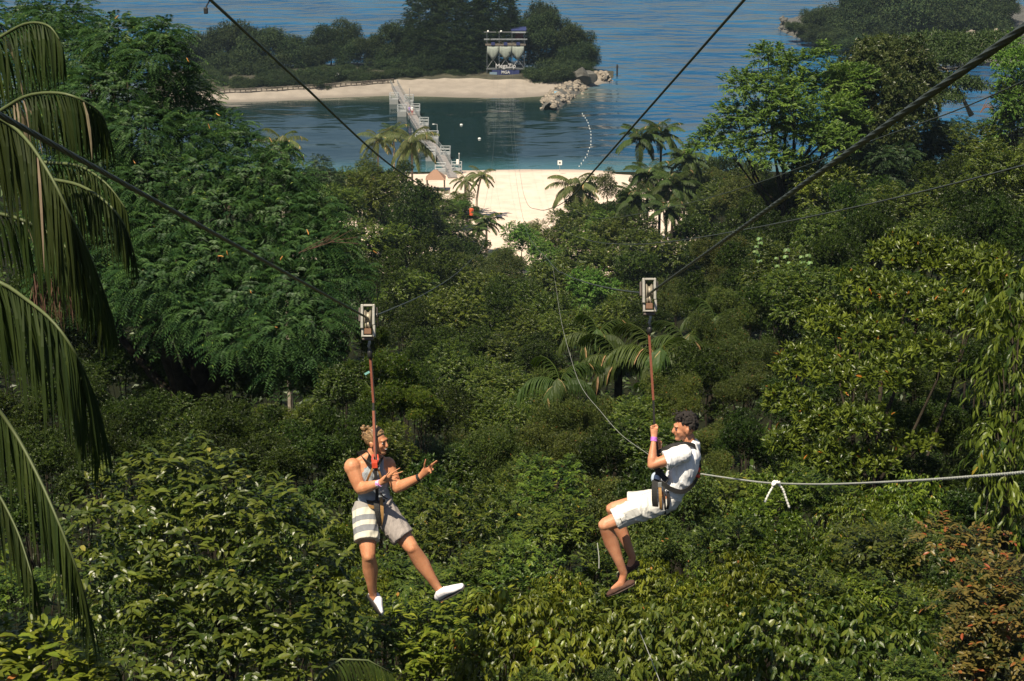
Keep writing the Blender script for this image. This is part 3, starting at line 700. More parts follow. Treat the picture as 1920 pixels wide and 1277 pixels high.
leafy_bush('glossy_bush', 'large bush of broad shiny leaves below the left palm fronds', [(a, b, c * .9, d, .7) for a, b, c, d in gb], 17.5, 'glossy', ('alternate', 9, .108, .050, .33), cover=1.15, fill=.03, r0=.035, nlimb=14, curl=1.4)
leafy_bush('creeper_bush', 'yellow-green broad-leaved creeper in the bottom left corner', [(40,1230,50,0),(110,1240,46,0),(170,1260,40,-.1),(30,1290,50,-.2),(120,1300,50,-.2),(60,1200,30,.2)], 13, 'vine', ('alternate', 8, .11, .05, .25), nsep=150, cover=1.1, fill=.05, r0=.02, nlimb=4)
vb = [('left', [(720,1170,50,.2),(790,1180,56,0),(860,1170,56,.1),(760,1240,60,-.2),(840,1250,60,-.3)], 'vine', 'light green large-leaved vine bank below the rider\'s white shoe', 18.5),
      ('mid', [(940,1150,50,.3),(1010,1170,56,.1),(1080,1180,56,0),(960,1220,60,-.2),(1050,1240,62,-.4),(900,1225,56,-.2)], 'vine', 'yellowish long-leaved shrub at the bottom centre of the view', 18.2),
      ('rs', [(1160,1170,56,.1),(1240,1180,56,0),(1320,1180,56,0),(1180,1240,62,-.3),(1280,1250,62,-.4),(1370,1230,58,-.2)], 'glossy', 'tangled yellow-green drooping shrub below the brown loafer', 18.2),
      ('rr', [(1430,1180,58,0),(1510,1170,58,.1),(1590,1180,58,0),(1450,1245,60,-.3),(1550,1245,64,-.4),(1650,1230,60,-.2),(1700,1190,50,0)], 'glossy', 'olive green creeper bank of oval leaves left of the russet shrub', 18)]
for (_, lob, sp, lab, Yd) in vb:
    leafy_bush('creeper_bank', lab, [(a, b, c * 1.0, d, .7) for a, b, c, d in lob], Yd, sp, ('hang' if 'below' not in lab or 'loafer' in lab else 'alternate', 8, .085, .034 if 'oval' not in lab else .044, .26), nsep=220, cover=1.35, fill=.08, r0=.02, nlimb=5)
for (px, py, r_, Yd, sp) in [(1720,1270,66,17,'glossy'),(700,1290,60,17,'vine'),(1740,1110,50,22,'vine'),(1560,1290,60,16.6,'mid'),(1300,1300,60,16.8,'vine'),(1000,1300,60,16.8,'mid'),(860,1310,60,16.6,'vine'),(1150,1300,60,16.6,'olive'),(1800,1300,60,17.5,'olive'),(60,980,90,24,'dark'),(40,1110,90,20,'mid'),(120,1170,60,18,'dark'),(1780,780,60,38,'dark'),(1700,780,60,38,'dark'),(1820,960,80,28,'dark'),(1900,1010,60,25,'dark'),(1780,900,80,33,'dark'),(1740,720,70,40,'dark')]:
    place(px, py, r_, Yd, sp, flat=.8)
# large bright rosette bush beside the left rider's lanyard
place(735, 690, 62, 38, 'lime', flat=1.0); place(790, 750, 50, 36, 'lime', flat=.9); place(700, 640, 40, 40, 'lime', flat=1.1); place(720, 760, 56, 36, 'lime', flat=1.0)

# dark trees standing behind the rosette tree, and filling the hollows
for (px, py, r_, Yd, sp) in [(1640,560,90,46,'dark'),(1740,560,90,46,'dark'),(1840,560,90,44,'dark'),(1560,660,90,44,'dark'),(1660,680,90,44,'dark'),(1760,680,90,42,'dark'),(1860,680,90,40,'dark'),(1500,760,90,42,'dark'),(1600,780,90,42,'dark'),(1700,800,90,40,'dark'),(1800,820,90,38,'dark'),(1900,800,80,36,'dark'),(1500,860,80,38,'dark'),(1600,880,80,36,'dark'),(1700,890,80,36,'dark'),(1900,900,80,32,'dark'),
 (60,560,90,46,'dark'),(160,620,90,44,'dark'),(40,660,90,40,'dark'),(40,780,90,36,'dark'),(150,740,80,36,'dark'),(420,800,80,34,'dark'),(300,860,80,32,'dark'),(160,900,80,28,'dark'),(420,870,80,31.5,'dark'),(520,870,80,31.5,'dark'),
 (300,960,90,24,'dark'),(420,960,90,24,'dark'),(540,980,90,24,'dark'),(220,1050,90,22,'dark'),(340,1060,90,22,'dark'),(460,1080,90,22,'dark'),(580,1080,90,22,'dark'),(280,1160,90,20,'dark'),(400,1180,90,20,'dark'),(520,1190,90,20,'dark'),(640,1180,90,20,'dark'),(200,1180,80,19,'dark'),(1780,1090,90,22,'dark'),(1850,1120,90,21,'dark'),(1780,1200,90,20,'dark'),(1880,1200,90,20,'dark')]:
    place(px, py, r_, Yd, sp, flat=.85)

# hanging vine with heart-shaped leaves on the right slope
hv = thing_root('climbing_vine', at(1490, 560, 60), 'vine of pale heart-shaped leaves hanging down the right slope', 'vine')
hm = MB(); rows = [[(1425,445),(1422,470),(1430,490)], [(1460,480),(1465,520),(1455,560),(1452,600)], [(1478,470),(1485,500),(1492,530)], [(1500,475),(1503,505),(1512,535)], [(1512,480),(1518,510)]]
hp0 = []
V, Fc, nv = leaves_arrays(np.zeros((1, 3)), np.array([[0, 1.0, 0]]), np.array([[0, 0, 1.0]]), .17, .14, '8')
hleaf = np_mesh('leaf', V, Fc, leaf_mat('pale_vine_leaf', (.09, .17, .05), (.16, .26, .09), rough=.45), np.full(len(V), .6)); pr = None
for r_ in rows:
    pp = [at(x, y, 60 + random.uniform(-.3, .3)) - hv.location for x, y in r_]; hm.tube(pp, .012, 4)
    for i in range(len(pp) - 1):
        for k in range(3):
            q = pp[i].lerp(pp[i + 1], k / 3) + Vector((random.uniform(-.12, .12), 0, random.uniform(-.08, .08)))
            for s in (-1, 1):
                if pr is None: pr = o = bpy.data.objects.new('leaf', hleaf)
                else: o = pr.copy()
                a = Vector((s * .7, -.25, -.6)).normalized(); n_ = Vector((s * .3, -.9, .5)); n_ = (n_ - a * n_.dot(a)).normalized()
                o.matrix_local = Matrix.Translation(q) @ Matrix((a.cross(n_), a, n_)).transposed().to_4x4() @ Matrix.Diagonal((*([random.uniform(.55, 1.0)] * 3), 1)); link(o, hv)
hm.build('stem', bark, hv)

# undergrowth that covers the soil between the trunks
n = 60000
yy = np.exp(rng.uniform(np.log(14), np.log(235), n)); xx = rng.uniform(-.34, .34, n) * yy
zz = ground(xx, yy) + rng.uniform(0, .25, n) * (.4 + yy * .015)
P = np.stack([xx, yy, zz], 1); ln = np.clip(yy * .004, .10, .7) * rng.uniform(.8, 1.5, n)
V, Fc, nv = leaves_arrays(P, rdir(n) * [1, 1, .5] + UP * .35, rdir(n) * .5 + UP, ln, ln * .5, '2')
tag(link(bpy.data.objects.new('undergrowth', np_mesh('undergrowth', V, Fc, LM['dark'], np.repeat(np.clip(rng.normal(.4, .2, n), 0, .9), nv)))), 'dark leafy undergrowth covering the slope between the trees', 'undergrowth', kind='stuff')

# ================================================================ PALMS
palm_green = leaf_mat('palm_leaf', (.018, .040, .008), (.060, .092, .018), odd=(.32, .22, .10), oddlim=.95, rough=.55, transl=.3, spec=.3)
palm_pale = leaf_mat('coconut_leaf', (.032, .055, .018), (.13, .15, .048), odd=(.34, .25, .12), oddlim=.93, rough=.5, transl=.3)
near_palm = leaf_mat('near_palm_leaf', (.014, .028, .007), (.046, .066, .013), odd=(.30, .24, .16), oddlim=.965, rough=.55, transl=.3, spec=.18)
rach = simple('rachis', (.075, .095, .03), .6)
rach_b = simple('rachis_brown', (.24, .19, .09), .6)
def strip(p0, d0, ln, wd, hang, seg=4, fold=.15, side=None):
    """one leaflet: a folded band, bending down by hang"""
    V = []; p = Vector(p0); d = Vector(d0).normalized(); dl = ln / seg
    prof = [.45, 1, .92, .62, .05] if seg == 4 else ([.6, 1, .08] if seg == 2 else [.5, 1, .75, .06])
    for i in range(seg + 1):
        sd = side if side is not None else d.cross(Vector((0, 0, 1)))
        sd = (sd - d * sd.dot(d)); sd = sd.normalized() if sd.length > 1e-4 else Vector((1, 0, 0))
        w = wd * prof[min(i, len(prof) - 1)] * .5; up = sd.cross(d)
        V += [p - sd * w + up * w * fold * 2, p, p + sd * w + up * w * fold * 2]
        d = (d + Vector((0, 0, -1)) * hang / seg).normalized(); p = p + d * dl
    Fs = []
    for i in range(seg):
        for k in (0, 1): Fs.append((i * 3 + k, i * 3 + k + 1, (i + 1) * 3 + k + 1, (i + 1) * 3 + k))
    return V, Fs
def frond_mesh(Lf, nlf, lfl, wd, el=.9, arch=1.6, hang=1.2, seg=2, spread=1.0):
    """a palm frond growing along +X from the origin, as one mesh (leaflets) and its rachis points"""
    pts = []; p = Vector((0, 0, 0)); e = el
    n = 12
    for i in range(n + 1):
        pts.append(p.copy()); p = p + Vector((math.cos(e), 0, math.sin(e))) * Lf / n; e -= arch / n
    mb = MB(); tint = []
    for i in range(nlf):
        t = .16 + .84 * (i + .5) / nlf; u = t * n; k = min(int(u), n - 1); q = pts[k].lerp(pts[k + 1], u - k); tg = (pts[k + 1] - pts[k]).normalized()
        l = lfl * (math.sin(math.pi * (t * .82 + .14)) ** .6) * random.uniform(.88, 1.08)
        for s in (-1, 1):
            d = tg * (.45 + t * .5) + Vector((0, s * spread, .12 - .1 * t)) + Vector((random.uniform(-.1, .1),) * 3)
            V, Fs = strip(q, d, l, wd, hang * random.uniform(.8, 1.2), seg); mb.add(V, Fs); tint += [min(.9, max(0, random.gauss(.5, .15)))] * len(V) if random.random() > .02 else [1.0] * len(V)
    return mb, tint, pts
def mk_frond(Lf, nlf, lfl, wd, mat, rmat, **kw):
    mb, tint, pts = frond_mesh(Lf, nlf, lfl, wd, **kw)
    r_ = MB(); r_.tube(pts, [.035 * Lf / 3 * (1 - .85 * i / (len(pts) - 1)) for i in range(len(pts))], 5)
    tint += [.9] * len(r_.v); mb.add(r_.v, r_.f)
    me = bpy.data.meshes.new('frond'); me.from_pydata(mb.v, [], mb.f); a = me.attributes.new('tint', 'FLOAT', 'POINT'); a.data.foreach_set('value', np.array(tint, dtype=np.float32)); me.materials.append(mat)
    return me
coco_f = [mk_frond(4.2, 24, 1.05, .16, palm_pale, rach, el=e, arch=a, hang=1.3) for e, a in ((1.15, 1.7), (.7, 1.7), (.15, 1.5), (-.35, 1.0))]
green_f = [mk_frond(3.6, 26, .95, .17, palm_green, rach, el=e, arch=a, hang=1.0) for e, a in ((1.25, 1.5), (.9, 1.6), (.4, 1.6), (-.1, 1.3))]
def palm(px, py, Yd, size, label, fr=coco_f, n=20, lean=(0, 0), base=None, group=None, nm='coconut_palm', cat='palm tree', bm=bark_pale):
    c = at(px, py, Yd); b = Vector((c.x - lean[0], c.y - lean[1], gz(c.x, c.y))) if base is None else Vector(base)
    if Yd > 235: b.z = max(b.z, .6)
    root = thing_root(nm, b, label, cat, group); USED.add(label)
    mb = MB(); c_ = c - b
    P = [Vector((0, 0, -.3)).lerp(Vector((0, 0, c_.z * .5)) + Vector((c_.x * .15, c_.y * .15, 0)), t / 3) for t in range(4)] + [Vector((c_.x * .5, c_.y * .5, c_.z * .78)), c_]
    mb.tube(P, [.26, .19, .16, .15, .13, .12], 8); mb.build('trunk', bm, root, smooth=True)
    for i in range(n):
        k = min(3, int(i / n * 4)); o = bpy.data.objects.new('frond', fr[k]); o.location = c_
        o.rotation_euler = (random.uniform(-.15, .15), random.uniform(-.15, .15), i * 2.4 + random.uniform(-.2, .2)); s = size * random.uniform(.88, 1.1); o.scale = (s, s, s); link(o, root)
    if fr is coco_f:
        nb = MB()
        for i in range(6): nb.ball(c_ + Vector((math.cos(i) * .25, math.sin(i) * .25, -.25)), .13, nu=7, nv=5)
        nb.build('coconuts', simple('coconut', (.25, .22, .06), .6), root, smooth=True)
    return root
palm(772, 268, 262, 1.12, 'tallest pale coconut palm beside the pontoon bridge, in front of the lagoon', n=22)
palm(708, 262, 266, .82, 'leftmost of the coconut palms by the bridge, half behind its taller neighbour', n=18)
palm(738, 250, 275, .78, 'smaller palm crown between the two larger coconut palms by the bridge', n=16, fr=green_f)
palm(903, 330, 262, .62, 'slender leaning coconut palm at the left edge of the sand', n=15, lean=(.8, 0))
palm(872, 338, 265, .6, 'short thin palm left of the slender leaning one at the sand edge', n=14)
palm(912, 418, 238, .72, 'dark upright fan palm at the near end of the sand', n=22, fr=green_f, nm='fan_palm')
palm(895, 432, 236, .5, 'small grey-green palm tucked left of the dark fan palm', n=14, fr=green_f, nm='fan_palm')
palm(1076, 352, 244, .98, 'pale coconut palm drooping over the right edge of the sand', n=20)
palm(528, 272, 110, .48, 'yellowish palm tuft rising behind the acacia by the lagoon', n=14)
for (px, py, Yd, s, lab) in [(1200,262,205,.95,'feathery green palm furthest left in the cluster right of the beach'),(1240,252,208,.9,'tallest upright palm of the cluster right of the beach'),(1285,300,205,.85,'right-hand palm of the cluster by the water'),
                             (1215,330,196,.95,'middle palm of the cluster with arching fronds'),(1262,350,192,.95,'lower palm of the cluster in front of the others'),(1190,375,190,.8,'lowest left palm of the cluster near the sand'),(1250,395,186,.75,'lowest dark palm at the foot of the cluster')]:
    palm(px, py, Yd, s * .92, lab, fr=green_f, n=20, nm='forest_palm', group='palms right of the beach', bm=bark)
# arching fan palms behind the right rider: long fronds whose leaflets hang like curtains
arch_f = [mk_frond(2.6, 30, .95, .10, palm_green, rach, el=e, arch=a, hang=2.6, seg=3, spread=.55) for e, a in ((1.45, 2.3), (1.25, 2.6), (1.0, 2.6), (.7, 2.2))]
for (px, py, Yd, s, n_, lab) in [(1230,690,50,.72,11,'large arching palm hanging like curtains behind the right lanyard'),(1160,690,54,.68,9,'arching palm left of the right lanyard'),(1285,660,56,.6,9,'arching palm just right of the right lanyard'),(1120,640,60,.6,8,'upright young palm left of the right pulley'),
                                 (1050,725,48,.52,8,'small arching palm in the hollow left of the curtain palms'),(1340,610,58,.5,7,'small pale arching palm right of the right pulley'),(1235,770,48,.45,8,'lowest arching palm just above the right rider\'s hands')]:
    palm(px, py, Yd, s * 1.1, lab, fr=arch_f, n=n_, nm='arching_palm', group='arching palms in the hollow', bm=bark)
0 and palm(1055, 790, 40, .35, 'dark narrow palm low in the hollow between the riders', fr=arch_f, n=8, nm='arching_palm', bm=bark)

# --- the near palm whose fronds hang in from the left
npb = at(-190, 430, 12.5)
npalm = thing_root('near_palm', (npb.x, npb.y, gz(npb.x, npb.y)), 'big palm whose long dark fronds hang in from the left edge', 'palm tree')
mb = MB(); hh = npb.z - npalm.location.z
mb.tube([(0, 0, -.3), (.05, 0, hh * .4), (0, .05, hh * .8), (0, 0, hh + .2)], [.2, .16, .14, .12], 10); mb.build('trunk', bark_pale, npalm, smooth=True)
NF = [ # rachis path in photo pixels with distance, leaflet length (m), count, width
 ([(-190,300),(-60,110),(0,70),(50,44),(90,48),(112,75)], 12.6, .46, 26, .034),
 ([(-190,350),(-60,240),(0,208),(50,180),(105,174),(150,186),(190,215),(203,250)], 12.2, .42, 40, .032),
 ([(-190,380),(-80,200),(0,222),(50,262),(95,330),(130,400),(165,470),(200,560)], 11.6, .70, 44, .036),
 ([(-60,300),(20,320),(90,335),(150,348),(200,380),(232,420),(250,470)], 12.6, .42, 34, .030),
 ([(-60,280),(30,300),(90,305),(150,312),(200,345),(236,392)], 12.9, .34, 26, .028),
 ([(-190,560),(-60,520),(0,530),(50,562),(100,604),(140,660),(170,725),(188,790)], 11.2, .74, 40, .040),
 ([(-120,700),(-40,730),(20,800),(70,890),(110,980),(145,1070),(168,1150)], 11.4, .60, 40, .034),
 ([(-120,420),(-20,400),(60,420),(120,460),(170,520),(205,590)], 12.4, .52, 32, .034),
 ([(-150,800),(-80,840),(-20,900),(30,990),(60,1080)], 12.0, .55, 26, .034),
]
sep = 0
for fi, (path, Yd, ll, cnt, wd) in enumerate(NF):
    pts = [at(x, y, Yd + .25 * math.sin(i)) - npalm.location for i, (x, y) in enumerate(path)]
    # smooth resample
    def cr(t):
        u = t * (len(pts) - 1); k = min(int(u), len(pts) - 2); f = u - k
        a, b, c, d = pts[max(k - 1, 0)], pts[k], pts[k + 1], pts[min(k + 2, len(pts) - 1)]
        return .5 * ((2 * b) + (c - a) * f + (2 * a - 5 * b + 4 * c - d) * f * f + (3 * b - a - 3 * c + d) * f ** 3)
    rs_ = [cr(i / 24) for i in range(25)]
    rm = MB(); rm.tube(rs_, [.017 * (1 - .75 * i / 24) for i in range(25)], 6)
    fr_ = rm.build('frond', rach, npalm, smooth=True, tint=[.7] * len(rm.v))
    rest = MB(); rt_ = []
    cnt = int(cnt * 1.35)
    for i in range(cnt):
        t = .12 + .88 * (i + .5) / cnt; q = cr(t); tg = (cr(min(1, t + .02)) - cr(max(0, t - .02))).normalized()
        l = ll * 1.12 * (.6 + .4 * math.sin(math.pi * min(1, t * 1.05))) * random.uniform(.85, 1.1)
        for s in (-1, 1):
            out = Vector((.25, 1, 0)) * s if abs(tg.x) > .3 else Vector((1, .3, 0)) * s
            d = tg * .40 + out.normalized() * .30 + Vector((random.uniform(-.16, .16), random.uniform(-.2, .2), -.55))
            V, Fs = strip(q, d, l, wd * .62 * random.uniform(.75, 1.2), 3.2, 4, fold=.4, side=Vector((tg.x, tg.y * .3 + .25 * s, 0)))
            tn = 1.0 if (fi == 1 and i in (14, 15, 17)) or random.random() < .012 else min(.88, max(.05, random.gauss(.42, .16)))
            if sep < 300 and q.x + npalm.location.x > -5.2 * 1 and i % 5 == 2:
                mbl = MB().add(V, Fs); mbl.build('leaflet', near_palm, fr_, tint=[tn] * len(V)); sep += 1
            else: rest.add(V, Fs); rt_ += [tn] * len(V)
    if rest.v:
        o = rest.build('leaflets', near_palm, fr_, tint=rt_); o['kind'] = 'stuff'
# dry brown fibres in the near palm
dry = MB()
for i in range(160):
    a = at(60 + random.uniform(0, 80), 525 + random.uniform(-15, 30), 12.6) - npalm.location
    V, Fs = strip(a, Vector((random.uniform(-.4, .6), random.uniform(-.3, .3), -.5)), random.uniform(.15, .32), .008, 2, 2); dry.add(V, Fs)
dry.build('dry_frond', simple('dry_frond', (.11, .055, .035), .8, var=.4), npalm)
# the palm frond at the bottom, and the small strap-leaved plant in the corner
bf = thing_root('low_palm', at(560, 1330, 13.5), 'low palm whose frond fans up at the bottom edge left of centre', 'palm')
fo = None
for (path, n_) in (([(575,1330),(600,1262),(640,1236),(690,1238),(735,1262)], 28), ([(570,1340),(560,1290),(540,1280),(500,1300)], 12)):
    pts = [at(x, y, 13.4) - bf.location for x, y in path]; rm = MB(); rm.tube(pts, [.012, .011, .009, .007, .004][:len(pts)], 5)
    fr_ = rm.build('frond', rach, bf, smooth=True, tint=[.8] * len(rm.v))
    for i in range(n_):
        t = (i + .5) / n_; u = t * (len(pts) - 1); k = min(int(u), len(pts) - 2); q = pts[k].lerp(pts[k + 1], u - k); tg = (pts[k + 1] - pts[k]).normalized()
        V, Fs = strip(q, tg * .6 + Vector((0, -.5, -.3)), .30 * random.uniform(.8, 1.1), .022, 2.4, 4, fold=.35, side=Vector((1, 0, .2)))
        MB().add(V, Fs).build('leaflet', near_palm, fr_, tint=[random.uniform(.5, .88)] * len(V))
sp2 = thing_root('strap_plant', at(210, 1300, 12.8), 'pale strap-leaved plant at the bottom edge near the left corner', 'plant')
for i in range(16):
    V, Fs = strip(at(200 + random.uniform(-25, 35), 1290, 12.8) - sp2.location, Vector((random.uniform(-.5, .5), -.2, 1)), random.uniform(.2, .36), .02, 1.0, 4)
    MB().add(V, Fs).build('leaf', near_palm, sp2, tint=[random.uniform(.6, .95)] * len(V))
# ================================================================ ISLAND ACROSS THE LAGOON
G_ISL = 'trees along the island'
white = simple('white_paint', (.78, .78, .76), .5, var=.06); dull = simple('shaded_white', (.27, .29, .31), .8, var=.3, scale=2)  # the second white is darkened to carry tree shade on the tower
grey_metal = simple('galvanised', (.42, .43, .43), .45, .6, var=.1)
blackm = simple('black_plastic', (.02, .02, .02), .5)
wood_dk = simple('weathered_wood', (.13, .11, .09), .85, var=.3, scale=3)
ISL = [(350,110,42,405,1.),(385,92,36,410,1.1),(405,130,34,398,.9),(425,88,34,408,1.1),(452,78,36,408,1.1),(440,125,38,398,.9),(488,92,38,404,1.),(470,140,36,394,.8),(515,82,30,408,1.),(520,120,30,400,.9),(560,105,32,402,1.),(548,85,20,408,1.),
 (592,112,30,402,1.),(600,92,24,406,1.),(620,82,32,406,1.1),(642,72,30,408,1.1),(655,100,26,402,1.),(688,90,24,402,1.1),(722,98,30,402,1.),(745,76,32,404,1.1),(735,120,26,398,.9),(770,100,32,402,1.1),(800,85,36,406,1.2),(800,125,30,396,.9),(830,110,36,402,1.1),
 (900,100,30,404,1.2),(915,130,26,398,.9),(905,60,22,410,1.2),(946,46,22,416,.9),(990,60,28,408,1.2),(1012,38,28,412,1.2),(1035,52,30,410,1.1),(1010,85,34,404,1.),(1050,80,32,406,1.),(1082,72,28,406,1.),(1070,102,28,402,1.),(1098,98,22,404,1.2),(1100,120,18,402,.9)]
for (px, py, r_, Yd, fl) in ISL:
    place(px, py + 2, r_ * 1.28, Yd, 'isle', flat=fl, name='island_tree', desc='dusky island tree', group=G_ISL, base_z=1.6, cat='tree')
for (px, py, r_, Yd) in [(585,148,26,390),(555,150,24,392),(620,150,26,392),(648,146,22,394),(690,140,22,398),(430,160,22,388),(500,155,20,388),(660,150,18,392),(820,140,22,398),(845,145,18,395),(1014,142,24,390),(1030,142,34,388),(1012,147,22,390),(1055,132,26,392),(930,132,18,402),(880,140,22,396),(1085,128,20,396),(350,160,28,386),(375,166,20,384),(455,163,22,386),(480,160,22,386),(520,160,20,387),(540,158,22,387),(565,158,20,388),(600,158,20,388),(675,150,20,391),(705,148,20,392),(720,146,20,393),(745,143,20,394),(765,142,20,394),(785,142,22,394),(805,145,22,394),(860,146,22,394),(895,146,18,399),(1022,150,22,387),(1015,152,20,388),(1045,150,24,386),(392,150,22,0),(415,143,22,0),(500,146,22,0),(530,146,22,0),(575,144,22,0),(610,142,22,0),(640,140,22,0),(665,138,20,0),(765,138,20,0)]:
    if px < 800 and 395 > Yd: Yd = atz(px, py - 3, 2.0).y
    place(px, py, r_ * 1.35, Yd, 'isle', flat=.7, name='island_shrub', desc='low dark island bush', group='low bushes on the island', base_z=1.4, cat='bush')
cas = []
for i in range(15):
    t = i / 14; py = -34 + 178 * t; w = 40 + 32 * math.sin(min(1, t * 1.1) * math.pi * .8)
    cas.append((865 + 10 * math.sin(i * 2.1), py, w * .62, 0, 1.2))
    if t > .1: cas += [(865 - w * .95, py - 12, w * .42, 1, 1.1), (865 + w * .95, py - 14, w * .42, -1, 1.1)]
hero('casuarina_tree', 'tallest feathery dark conifer-like tree in the middle of the island', 'tree', cas, 'isle', 398, spec=('alternate', 9, .85, .13, 1.5), cover=.85, fill=.05, bias=.5, base=tuple(at(863, 158, 396)), r0=.45, nlimb=18, rough_=(.6, 1.25), jit=.4)
HL = [(1530,42,22,452),(1558,50,28,452),(1590,30,34,458),(1600,62,34,450),(1640,18,42,466),(1650,58,40,452),(1700,10,44,470),(1700,50,44,456),(1752,4,44,474),(1750,45,44,458),(1800,8,42,472),(1805,48,42,458),(1848,15,36,468),(1850,52,34,456),(1882,28,20,462),(1560,75,26,446),(1620,88,30,446),(1680,85,34,448)]
for (px, py, r_, Yd) in HL:
    place(px, py, r_ * 1.5, Yd, 'isle', flat=.95, name='headland_tree', desc='dark headland tree', group='trees on the far headland', base_z=2.0, cat='tree')

for (px, py, r_) in [(1490,52,16),(1510,58,18),(1535,64,22),(1565,72,24),(1600,84,26),(1640,92,26),(1690,100,28),(1740,100,28),(1790,98,26),(1835,92,22),(1870,80,18),(1900,60,14)]:
    place(px, py, r_ * 1.3, atz(px, py, 3.5).y, 'isle', flat=.7, name='headland_shrub', desc='low dark headland bush', group='low bushes on the headland', base_z=2.0, cat='bush')
# boulders
def rock_mesh(k, rough_=.3):
    mb = MB(); mb.ball((0, 0, 0), 1.0, nu=9, nv=6); rg = np.random.default_rng(50 + k)
    V = np.array(mb.v); d = rg.normal(size=(9, 3)); d /= np.linalg.norm(d, axis=1)[:, None]
    for q in d: V -= np.clip((V @ q) - rg.uniform(.5, .8), 0, 9)[:, None] * q
    V *= [1, rg.uniform(.7, .95), rg.uniform(.55, .8)]
    me = bpy.data.meshes.new('boulder'); me.from_pydata([tuple(v) for v in V], [], mb.f); return me
pale_rock = simple('pale_boulder', (.235, .20, .16), .9, var=.5, scale=1.2, bump=.6)
rocks_p = [rock_mesh(k) for k in range(5)]; [me.materials.append(pale_rock) for me in rocks_p]
rocks_g = [rock_mesh(k + 9) for k in range(4)]; [me.materials.append(rockm) for me in rocks_g]
gro = thing_root('rock_groyne', atz(1060, 185, 0), 'pale heap of boulders running into the water from the right end of the island', 'rock groyne')
cl = [(1030,207,14),(1036,196,24),(1046,186,28),(1058,176,30),(1070,167,28),(1084,158,26),(1100,152,22),(1120,150,14),(1138,152,8)]
mound = MB(); ring = []
for i, (x, y, w) in enumerate(cl):
    c = atz(x, y, 0); wm = w * mpp(c.y)
    ring.append([Vector((c.x + wm * s, c.y + wm * .5 * s2, z)) for s, s2, z in ((-1.05, 0, -.6), (-.55, 0, .9), (0, 0, 1.5), (.6, 0, .9), (1.1, 0, -.6))])
V = [v for r_ in ring for v in r_]; mound.add(V, [(i * 5 + j, i * 5 + j + 1, (i + 1) * 5 + j + 1, (i + 1) * 5 + j) for i in range(len(ring) - 1) for j in range(4)])
mound.v = [tuple(Vector(v) - gro.location) for v in mound.v]; mound.build('core', rockm, gro, smooth=True)
def scatter_rocks(root, pts, meshes, n, s0, s1, zf):
    first = None
    for i in range(n):
        x, y, w = pts(); c = atz(x, y, 0); z, t = zf(w)
        if first is None: o = bpy.data.objects.new('boulder', meshes[0]); first = o
        else: o = first.copy(); o.data = random.choice(meshes)
        s = random.uniform(s0, s1); o.location = Vector((c.x, c.y, z)) - root.location; o.scale = (s * random.uniform(.85, 1.2), s, s * random.uniform(.8, 1.1)); o.rotation_euler = (random.uniform(-.4, .4), random.uniform(-.4, .4), random.uniform(0, 6.28)); link(o, root)
def gp():
    u = random.random() ** .85 * (len(cl) - 1); k = min(int(u), len(cl) - 2); f = u - k; x = cl[k][0] * (1 - f) + cl[k + 1][0] * f; y = cl[k][1] * (1 - f) + cl[k + 1][1] * f; w = cl[k][2] * (1 - f) + cl[k + 1][2] * f
    s = random.uniform(-1, 1); return x + s * w, y + random.uniform(-3, 3), abs(s)
scatter_rocks(gro, gp, rocks_p, 210, .45, .95, lambda w: (1.55 * (1 - w ** 1.6) - .1, 0))
for (x, y, r_, lab) in [(1092,128,2.6,'big dark grey boulder behind the pale rock groyne'),(1106,140,1.9,'dark boulder at the right foot of the biggest grey one'),(1074,138,1.5,'dark grey boulder on the left of the biggest one'),(1065,146,1.3,'smallest dark boulder above the pale heap'),(400,184,.9,'lone boulder at the left end of the lagoon beach'),(386,178,1.3,'low dark rock left of the lone boulder')]:
    p_ = at(x, y, 388 if x > 500 else 378); o = bpy.data.objects.new('boulder', random.choice(rocks_g)); o.location = (p_.x, p_.y, max(.6, min(p_.z, 1.2 + r_ * .4))); o.scale = (r_, r_, r_ * 1.25); o.rotation_euler = (0, 0, random.uniform(0, 6)); link(o); tag(o, lab, 'boulder')
hs = thing_root('rocky_shore', atz(1520, 80, 0), 'grey rocky shore on the left tip of the far headland', 'rocks')
scatter_rocks(hs, lambda: (lambda u: (1466 + u * 110, np.interp(1466 + u * 110, [q[0] for q in p0], [q[1] for q in p0]) - random.uniform(0, 16), .3))(random.random()), rocks_g, 120, .5, 1.2, lambda w: (random.uniform(.2, 1.8), 0))
hs2 = thing_root('rocky_shore', atz(1850, 90, 0), 'pale rocks at the right end of the far headland', 'rocks')
scatter_rocks(hs2, lambda: (random.uniform(1810, 1905), random.uniform(82, 100), .3), rocks_p, 50, .5, 1.1, lambda w: (random.uniform(1.5, 3.2), 0))
# rubble edge and log fence along the left part of the island beach
rb = thing_root('rubble_edge', atz(600, 175, 0), 'low edging of pale stones behind the log fence on the island', 'stones')
def rp_():
    x = random.uniform(480, 740); return x, np.interp(x, [420, 620, 740], [178, 167, 156]) + random.uniform(-3, 2), .2
scatter_rocks(rb, rp_, rocks_p[:3], 110, .2, .5, lambda w: (random.uniform(1.2, 1.7), 0))
fc = thing_root('log_fence', atz(560, 180, 0), 'low dark log fence along the left shore of the lagoon', 'fence')
fp = []
for i in range(34):
    px = 412 + (738 - 412) * i / 33; pf = atz(px, isl_front(px), 0); w = float(sandw(px)); fp.append(Vector((pf.x * (1 + w * .95 / pf.y), pf.y + w * .95, 1.25)))
pm = MB().tube([(0, 0, -.5), (0, 0, .75)], .11, 6); pfirst = None
for q in fp:
    if pfirst is None: pfirst = o = pm.build('post', wood_dk, fc)
    else: o = pfirst.copy(); link(o, fc)
    o.location = q - fc.location
